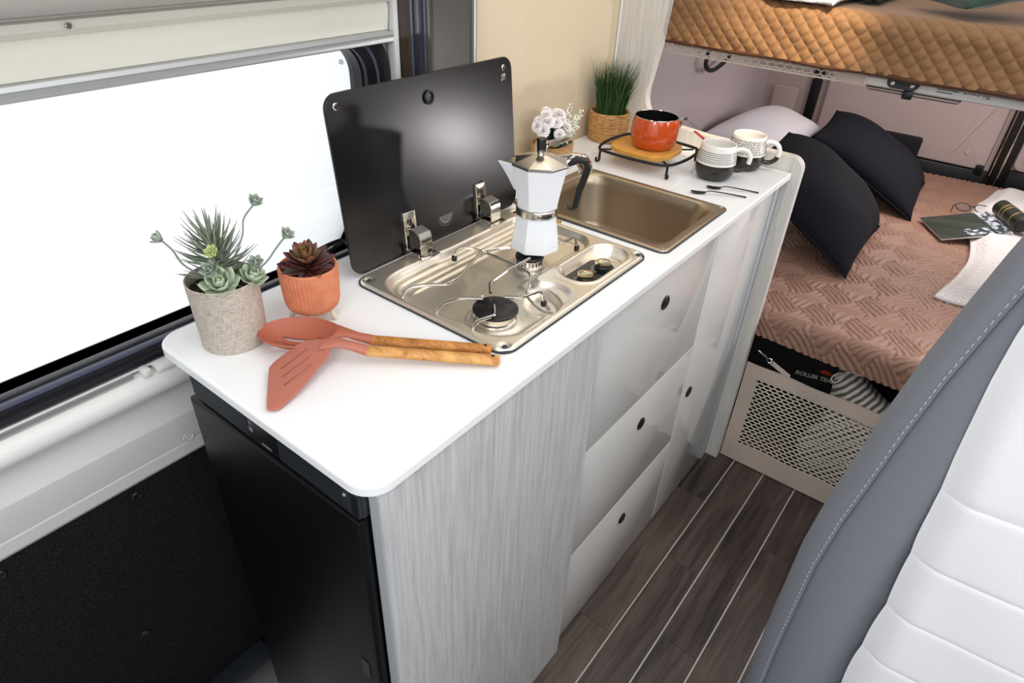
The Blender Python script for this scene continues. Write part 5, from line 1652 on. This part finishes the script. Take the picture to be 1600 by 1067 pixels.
bb = thing('black_bag', 'black storage bag with white and red lettering under the lower bed', 'bag', (0.55, 1.6, 0))
bm = B(); box(bm, 0.30, 0.700, 1.475, 1.75, 0.003, 0.400, 0.025, 4)
obj('bag_body', bm, M['bag_black'], bb)
tm = frame_mtx((0.6020, 1.4740, 0.2850), (1, 0, 0.14), (0, 0, 1))
bm = text_bm('ROLLER TEAM', 0.0178, tm, 0.0002, 0.25, 0.0006); obj('lettering', bm, M['print_white'], bb)
bm = B(); plate(bm, [(0.606, 0.307), (0.630, 0.306), (0.645, 0.312), (0.626, 0.320), (0.614, 0.317)], 1.4735, 1.4743, (), 0, lambda u, v, w: (u, w, v)); obj('red_mark', bm, M['red'], bb)
# striped drawstring sack
m_ = M['stripe']; nt = m_.node_tree; N, L2 = nt.nodes, nt.links
tc = N.new('ShaderNodeTexCoord'); mp = N.new('ShaderNodeMapping'); mp.inputs['Rotation'].default_value = (0, radians(-35), 0); mp.inputs['Scale'].default_value = (1, 1, 1)
wv = N.new('ShaderNodeTexWave'); wv.bands_direction = 'X'; wv.inputs['Scale'].default_value = 19; wv.inputs['Distortion'].default_value = 1.2; wv.inputs['Detail'].default_value = 1
rp = N.new('ShaderNodeValToRGB'); rp.color_ramp.elements[0].position = .45; rp.color_ramp.elements[1].position = .55
rp.color_ramp.elements[0].color = lin('#5f5c58'); rp.color_ramp.elements[1].color = lin('#cfcac1')
L2.new(tc.outputs['Object'], mp.inputs[0]); L2.new(mp.outputs[0], wv.inputs['Vector']); L2.new(wv.outputs['Fac'], rp.inputs[0]); L2.new(rp.outputs[0], N['Principled BSDF'].inputs['Base Color'])
sk_ = thing('striped_sack', 'grey and white striped drawstring sack behind the net gate', 'sack', (0.80, 1.40, 0))
bm = B()
rings = []
for z, rx, ry in ((0.004, 0.12, 0.040), (0.02, 0.17, 0.055), (0.12, 0.185, 0.058), (0.24, 0.145, 0.055), (0.31, 0.090, 0.050), (0.355, 0.052, 0.040), (0.385, 0.032, 0.026), (0.398, 0.022, 0.018), (0.410, 0.030, 0.022)):
    cx = 0.815 - 0.125 * sstep(0.22, 0.40, z)
    rings.append([(cx + rx * (1 + .05 * sin(7 * a + z * 30)) * cos(a), 1.400 + ry * (1 + .05 * sin(9 * a)) * sin(a), z) for a in [2 * pi * i / 56 for i in range(56)]])
loft(bm, rings); obj('sack_body', bm, M['stripe'], sk_, ang=180)
bm = B(); tube(bm, catmull([(0.680, 1.375, 0.392), (0.662, 1.370, 0.388), (0.652, 1.368, 0.370), (0.661, 1.368, 0.358), (0.673, 1.372, 0.370), (0.680, 1.378, 0.390)], 5), 0.0022, 6); obj('cord_loop', bm, M['net'], sk_)
bm = B(); box(bm, -0.2, 1.6, 1.95, 1.97, 0, 0.42); struct('wall_store_back', bm, M['black_matte'])

# ================================================================== UPPER BED
UX0, UX1, UY0, UY1, UZ0, UZ1 = 0.030, 1.60, 1.313, 2.55, 1.128, 1.235
ub = thing('upper_bed', 'upper bunk mattress under a caramel diamond-quilted cover', 'bed', (0.7, 1.9, 1.13))
RU = 0.026
ulen = (UZ1 - UZ0 - RU) + RU * pi / 2


def diamond(x, s):
    k = 1 / 0.0155
    a, b = (x * 1.0 + s) * k * .5, (x * 1.0 - s) * k * .5
    return (abs(sin(pi * a)) * abs(sin(pi * b))) ** 0.45


def upf(u, v):
    x = UX0 + (1.0 - UX0) * u
    s = ulen * 1.15 * v / 0.42 if v < 0.42 else ulen * 1.15 + (v - 0.42) / 0.58 * 0.75
    bulge = 0.004 * sin(x * 8)
    if s < UZ1 - UZ0 - RU:
        env = sin(pi * s / (UZ1 - UZ0 - RU)); p = Vector((x, UY0 - (bulge + 0.003 * sin(x * 31 + s * 40)) * env, UZ0 + s)); n = Vector((0, -1, 0))
    elif s < ulen:
        a = (s - (UZ1 - UZ0 - RU)) / RU
        p = Vector((x, UY0 + RU - RU * cos(a), UZ1 - RU + RU * sin(a))); n = Vector((0, -cos(a), sin(a)))
    else:
        p = Vector((x, UY0 + RU + (s - ulen), UZ1)); n = Vector((0, 0, 1))
    amp = 0.0052 if s < ulen else 0.0052 - 0.0038 * sstep(ulen, ulen + .03, s)
    p.z -= 0.006 * sin(pi * (x - 0.03) / 0.97) * 0
    return p + n * (amp * diamond(x, s) - 0.002)


bm = B(); grid(bm, 560, 250, upf); obj('quilted_cover', bm, M['bunk_quilt'], ub, ang=180)
bm = B(); box(bm, UX0 + 0.002, UX1, UY0 + 0.018, UY1, UZ0 + 0.001, UZ1 - 0.016, 0.008); obj('mattress', bm, M['bunk_quilt'], ub)
bm = B(); tube(bm, [(UX0 + (1.0 - UX0) * i / 40, UY0 + 0.002 - 0.0025 * sin(i * .9), UZ0 - 0.001 + 0.0012 * sin(i * .7)) for i in range(41)], 0.0048, 8); obj('cover_hem', bm, M['bunk_hem'], ub)
bm = B(); box(bm, UX0 + 0.01, UX1, UY0 + 0.05, UY1, 1.112, UZ0 - 0.0005); obj('bed_base', bm, M['locker'], ub)
# net strip, cloth end and aluminium rail below the mattress
nb = net_bm(0.004, 0.452, 1.096, 1.124, 0.0200, 0.0130, 0.0014, 0.0007, lambda x, z: 1.356)
obj('net_strip', nb, M['net'], ub)
bm = B(); tube(bm, [(0.0, 1.356, 1.096), (0.47, 1.356, 1.096)], 0.0022, 6); obj('net_cord', bm, M['net'], ub)
bm = B(); box(bm, 0.448, 0.500, 1.352, 1.359, 1.094, 1.126, 0.0015); obj('net_end', bm, M['net_cloth'], ub)
bm = B(); box(bm, 0.45, 1.55, 1.372, 1.40, 1.094, 1.124, 0.003); rl = obj('side_rail', bm, M['alu_grey'], ub)
bm = B(); box(bm, 0.45, 0.795, 1.368, 1.3725, 1.0965, 1.1225, 0.001); obj('rail_face', bm, M['tube_white'], rl)
bm = B(); box(bm, 0.797, 0.82, 1.366, 1.402, 1.088, 1.126, 0.003); obj('rail_end', bm, M['black'], rl)
bm = B(); plate(bm, rr(0.540, 0.602, 1.0985, 1.1235, 0.0122, 6), 1.3600, 1.3675, (), 0, lambda u, v, w: (u, w, v)); lt = obj('latch', bm, M['gasket'], rl)
for x in (0.552, 0.590):
    bm = B(); lathe(bm, [(0.0042, 0), (0.0042, 0.0012), (0.003, 0.0016), (0.0022, 0.0006), (0.0002, 0.0006)], (x, 1.3600, 1.108), 16, 0, AX((0, -1, 0)), True, True); obj('latch_screw', bm, M['alu'], lt)
bm = B(); box(bm, 0.548, 0.594, 1.3575, 1.3602, 1.1165, 1.121, 0.001); obj('latch_slot', bm, M['black'], lt)
bm = B(); box(bm, 0.575, 0.596, 1.362, 1.372, 1.080, 1.0975, 0.003); obj('latch_hook', bm, M['black'], lt)
tm = frame_mtx((0.706, 1.3677, 1.1130), (1, 0, 0), (0, 0, 1))
bm = text_bm('2x65 kg', 0.0150, tm, 0.0001); obj('load_print', bm, M['mug_print'], rl)
bm = B()
for k in range(2):
    box(bm, 0.635, 0.664 + .010 * (1 - k), 1.3674, 1.3679, 1.1090 - 0.0055 * k, 1.1112 - 0.0055 * k)
obj('load_print_lines', bm, M['print_grey'], rl)

# bedding on the upper bunk
bm = B()
grid(bm, 40, 24, lambda u, v: (0.17 + 0.235 * u, 1.312 + 0.55 * v + 0.012 * sin(u * 9) + 0.07 * (0.5 - u) * (1 - v) * .6, 1.2525 + 0.022 * sstep(0, .18, min(u, 1 - u, v)) + 0.004 * sin(u * 14 + v * 5) * sin(v * 11)))
bmesh.ops.recalc_face_normals(bm, faces=bm.faces); bmesh.ops.solidify(bm, geom=bm.faces[:], thickness=0.010)
tag(obj('white_duvet', bm, M['fleece'], ang=180), 'folded white duvet on the upper bunk', 'duvet')
bm = B()
grid(bm, 24, 20, lambda u, v: (0.408 + 0.05 * u, 1.47 + 0.36 * v, 1.2475 + 0.03 * sstep(0, .2, min(u, 1 - u, v)) + 0.004 * sin(u * 11 + v * 9)))
bmesh.ops.recalc_face_normals(bm, faces=bm.faces); bmesh.ops.solidify(bm, geom=bm.faces[:], thickness=0.006)
tag(obj('dark_blanket', bm, M['dark_blanket'], ang=180), 'dark folded blanket between white duvet and green cushion', 'blanket')
gc = thing('green_cushion', 'bottle green velvet cushion lying on the upper bunk', 'cushion', (0.66, 1.51, 1.24))
gmx = frame_mtx((0.663, 1.510, 1.292), (0.646, -0.763, 0.0), (0.763, 0.646, 0.30))
obj('cushion_cover', place(pillow_bm(0.19, 0.25, 0.10, 0.08, 30, 0.004), gmx), M['green'], gc, ang=180)

# ================================================================== DINETTE SEAT
st = thing('dinette_seat', 'dinette seat back in grey leather with a quilted white centre', 'seat', (1.1, 0.35, 0))
OUT = [(0.783, 0.44), (0.783, 0.511), (0.779, 0.643), (0.778, 0.806), (0.783, 0.883), (0.790, 0.945), (0.797, 1.012), (0.806, 1.080), (0.814, 1.125), (0.820, 1.157), (0.825, 1.183), (0.831, 1.210), (0.842, 1.238), (0.862, 1.258), (0.90, 1.268)]
full = OUT + [(1.36, 1.268), (1.42, 1.24), (1.45, 1.15), (1.46, 0.8), (1.46, 0.44)]
full = full[::-1]
def offs(d): return offset(full, d)
bm = B()
rings = []
# back face -> gusset -> rounded front edge -> front face (front looks towards the table)
for ins, y in ((0.055, 0.440), (0.036, 0.434), (0.026, 0.42), (0.010, 0.372), (0.003, 0.342), (0.0015, 0.328), (0.006, 0.314), (0.012, 0.305), (0.019, 0.3005), (0.0235, 0.3000), (0.0245, 0.3018), (0.0255, 0.3000), (0.030, 0.2955), (0.042, 0.2890), (0.058, 0.2865), (0.072, 0.2885), (0.085, 0.296)):
    rings.append([(x, y, z) for x, z in offs(ins)])
loft(bm, rings, True, True); sb = obj('leather_back', bm, M['seat_grey'], st, ang=50)
# stitches along the seam
sm_ = offs(0.0205)
P_ = [Vector((x, 0.2998, z)) for x, z in sm_]
acc = 0
stm = None
i0 = 0
allp = []
for a, b in zip(P_[:-1], P_[1:]):
    L_ = (b - a).length
    n = max(1, int(L_ / 0.0075))
    for k in range(n):
        allp.append((a.lerp(b, (k + .2) / n), a.lerp(b, (k + .75) / n)))
bm = B()
tube(bm, [Vector((-0.0021, 0, 0)), Vector((-0.001, 0, .0005)), Vector((0.001, 0, .0005)), Vector((0.0021, 0, 0))], 0.0007, 5)
sme = bpy.data.meshes.new('stitch'); bm.to_mesh(sme); bm.free(); sme.materials.append(M['thread'])
k_ = 0
for a, b in allp:
    if a.x > 0.9 or k_ > 150: continue
    k_ += 1
    inst('stitch', sme, frame_mtx((a + b) / 2 + Vector((0, -0.0002, 0)), b - a, (0, -1, 0)) @ Matrix.Rotation(-pi / 2, 4, 'X'), sb)
# white quilted centre in horizontal channels, bulging between seams
WE = [(0.876, 0.60), (0.8755, 0.657), (0.873, 0.727), (0.8725, 0.820), (0.8705, 0.861), (0.8665, 0.917), (0.8650, 0.956), (0.8625, 0.985), (0.8600, 1.021), (0.8580, 1.064), (0.8560, 1.103), (0.8555, 1.146), (0.858, 1.19), (0.866, 1.222)]
def wx(z):
    for (x0, z0), (x1, z1) in zip(WE[:-1], WE[1:]):
        if z0 <= z <= z1: return x0 + (x1 - x0) * (z - z0) / (z1 - z0)
    return WE[0][0] if z < WE[0][1] else WE[-1][0]
seams = [0.60, 0.674, 0.748, 0.822, 0.900, 0.984, 1.222]
for z0, z1 in zip(seams[:-1], seams[1:]):
    bm = B()
    def ch(u, v):
        z = z0 + (z1 - z0) * v
        e = 1 - abs(2 * v - 1) ** (16 if z1 - z0 < .1 else 40)
        xl = wx(z) - 0.0014 * (1 - (2 * v - 1) ** 2)
        x = xl + (1.40 - xl) * u ** 1.6
        ed = sstep(0, 0.028, x - xl)
        y = 0.2850 - 0.0115 * (ed ** .6) - 0.0014 * e * ed ** .5 - 0.0015 * sin(x * 60 + z * 30) * ed * .4
        return (x, y, z + 0.004 * sin(u * 5 + z0 * 20) * 0 + (x - 0.87) * 0.10 * (1 - 0))
    grid(bm, 60, 40, ch)
    obj('quilted_channel', bm, M['seat_white'], st, ang=180)
bm = B(); plate(bm, [(wx(z) + .004, z + 0.0) for z in [0.60 + .02 * i for i in range(32)]][::-1] + [(1.395, 0.60 + .05), (1.395, 1.262)], 0.2925, 0.298, (), 0, lambda u, v, w: (u, w, v)); obj('foam_core', bm, M['seat_white'], st)
bm = B(); box(bm, 0.80, 1.46, -0.12, 0.43, 0.30, 0.46, 0.03, 3); obj('seat_cushion', bm, M['seat_grey'], st)
bm = B(); box(bm, 0.83, 1.46, -0.08, 0.43, 0.0, 0.30, 0.005); obj('seat_base', bm, M['van_wall'], st)
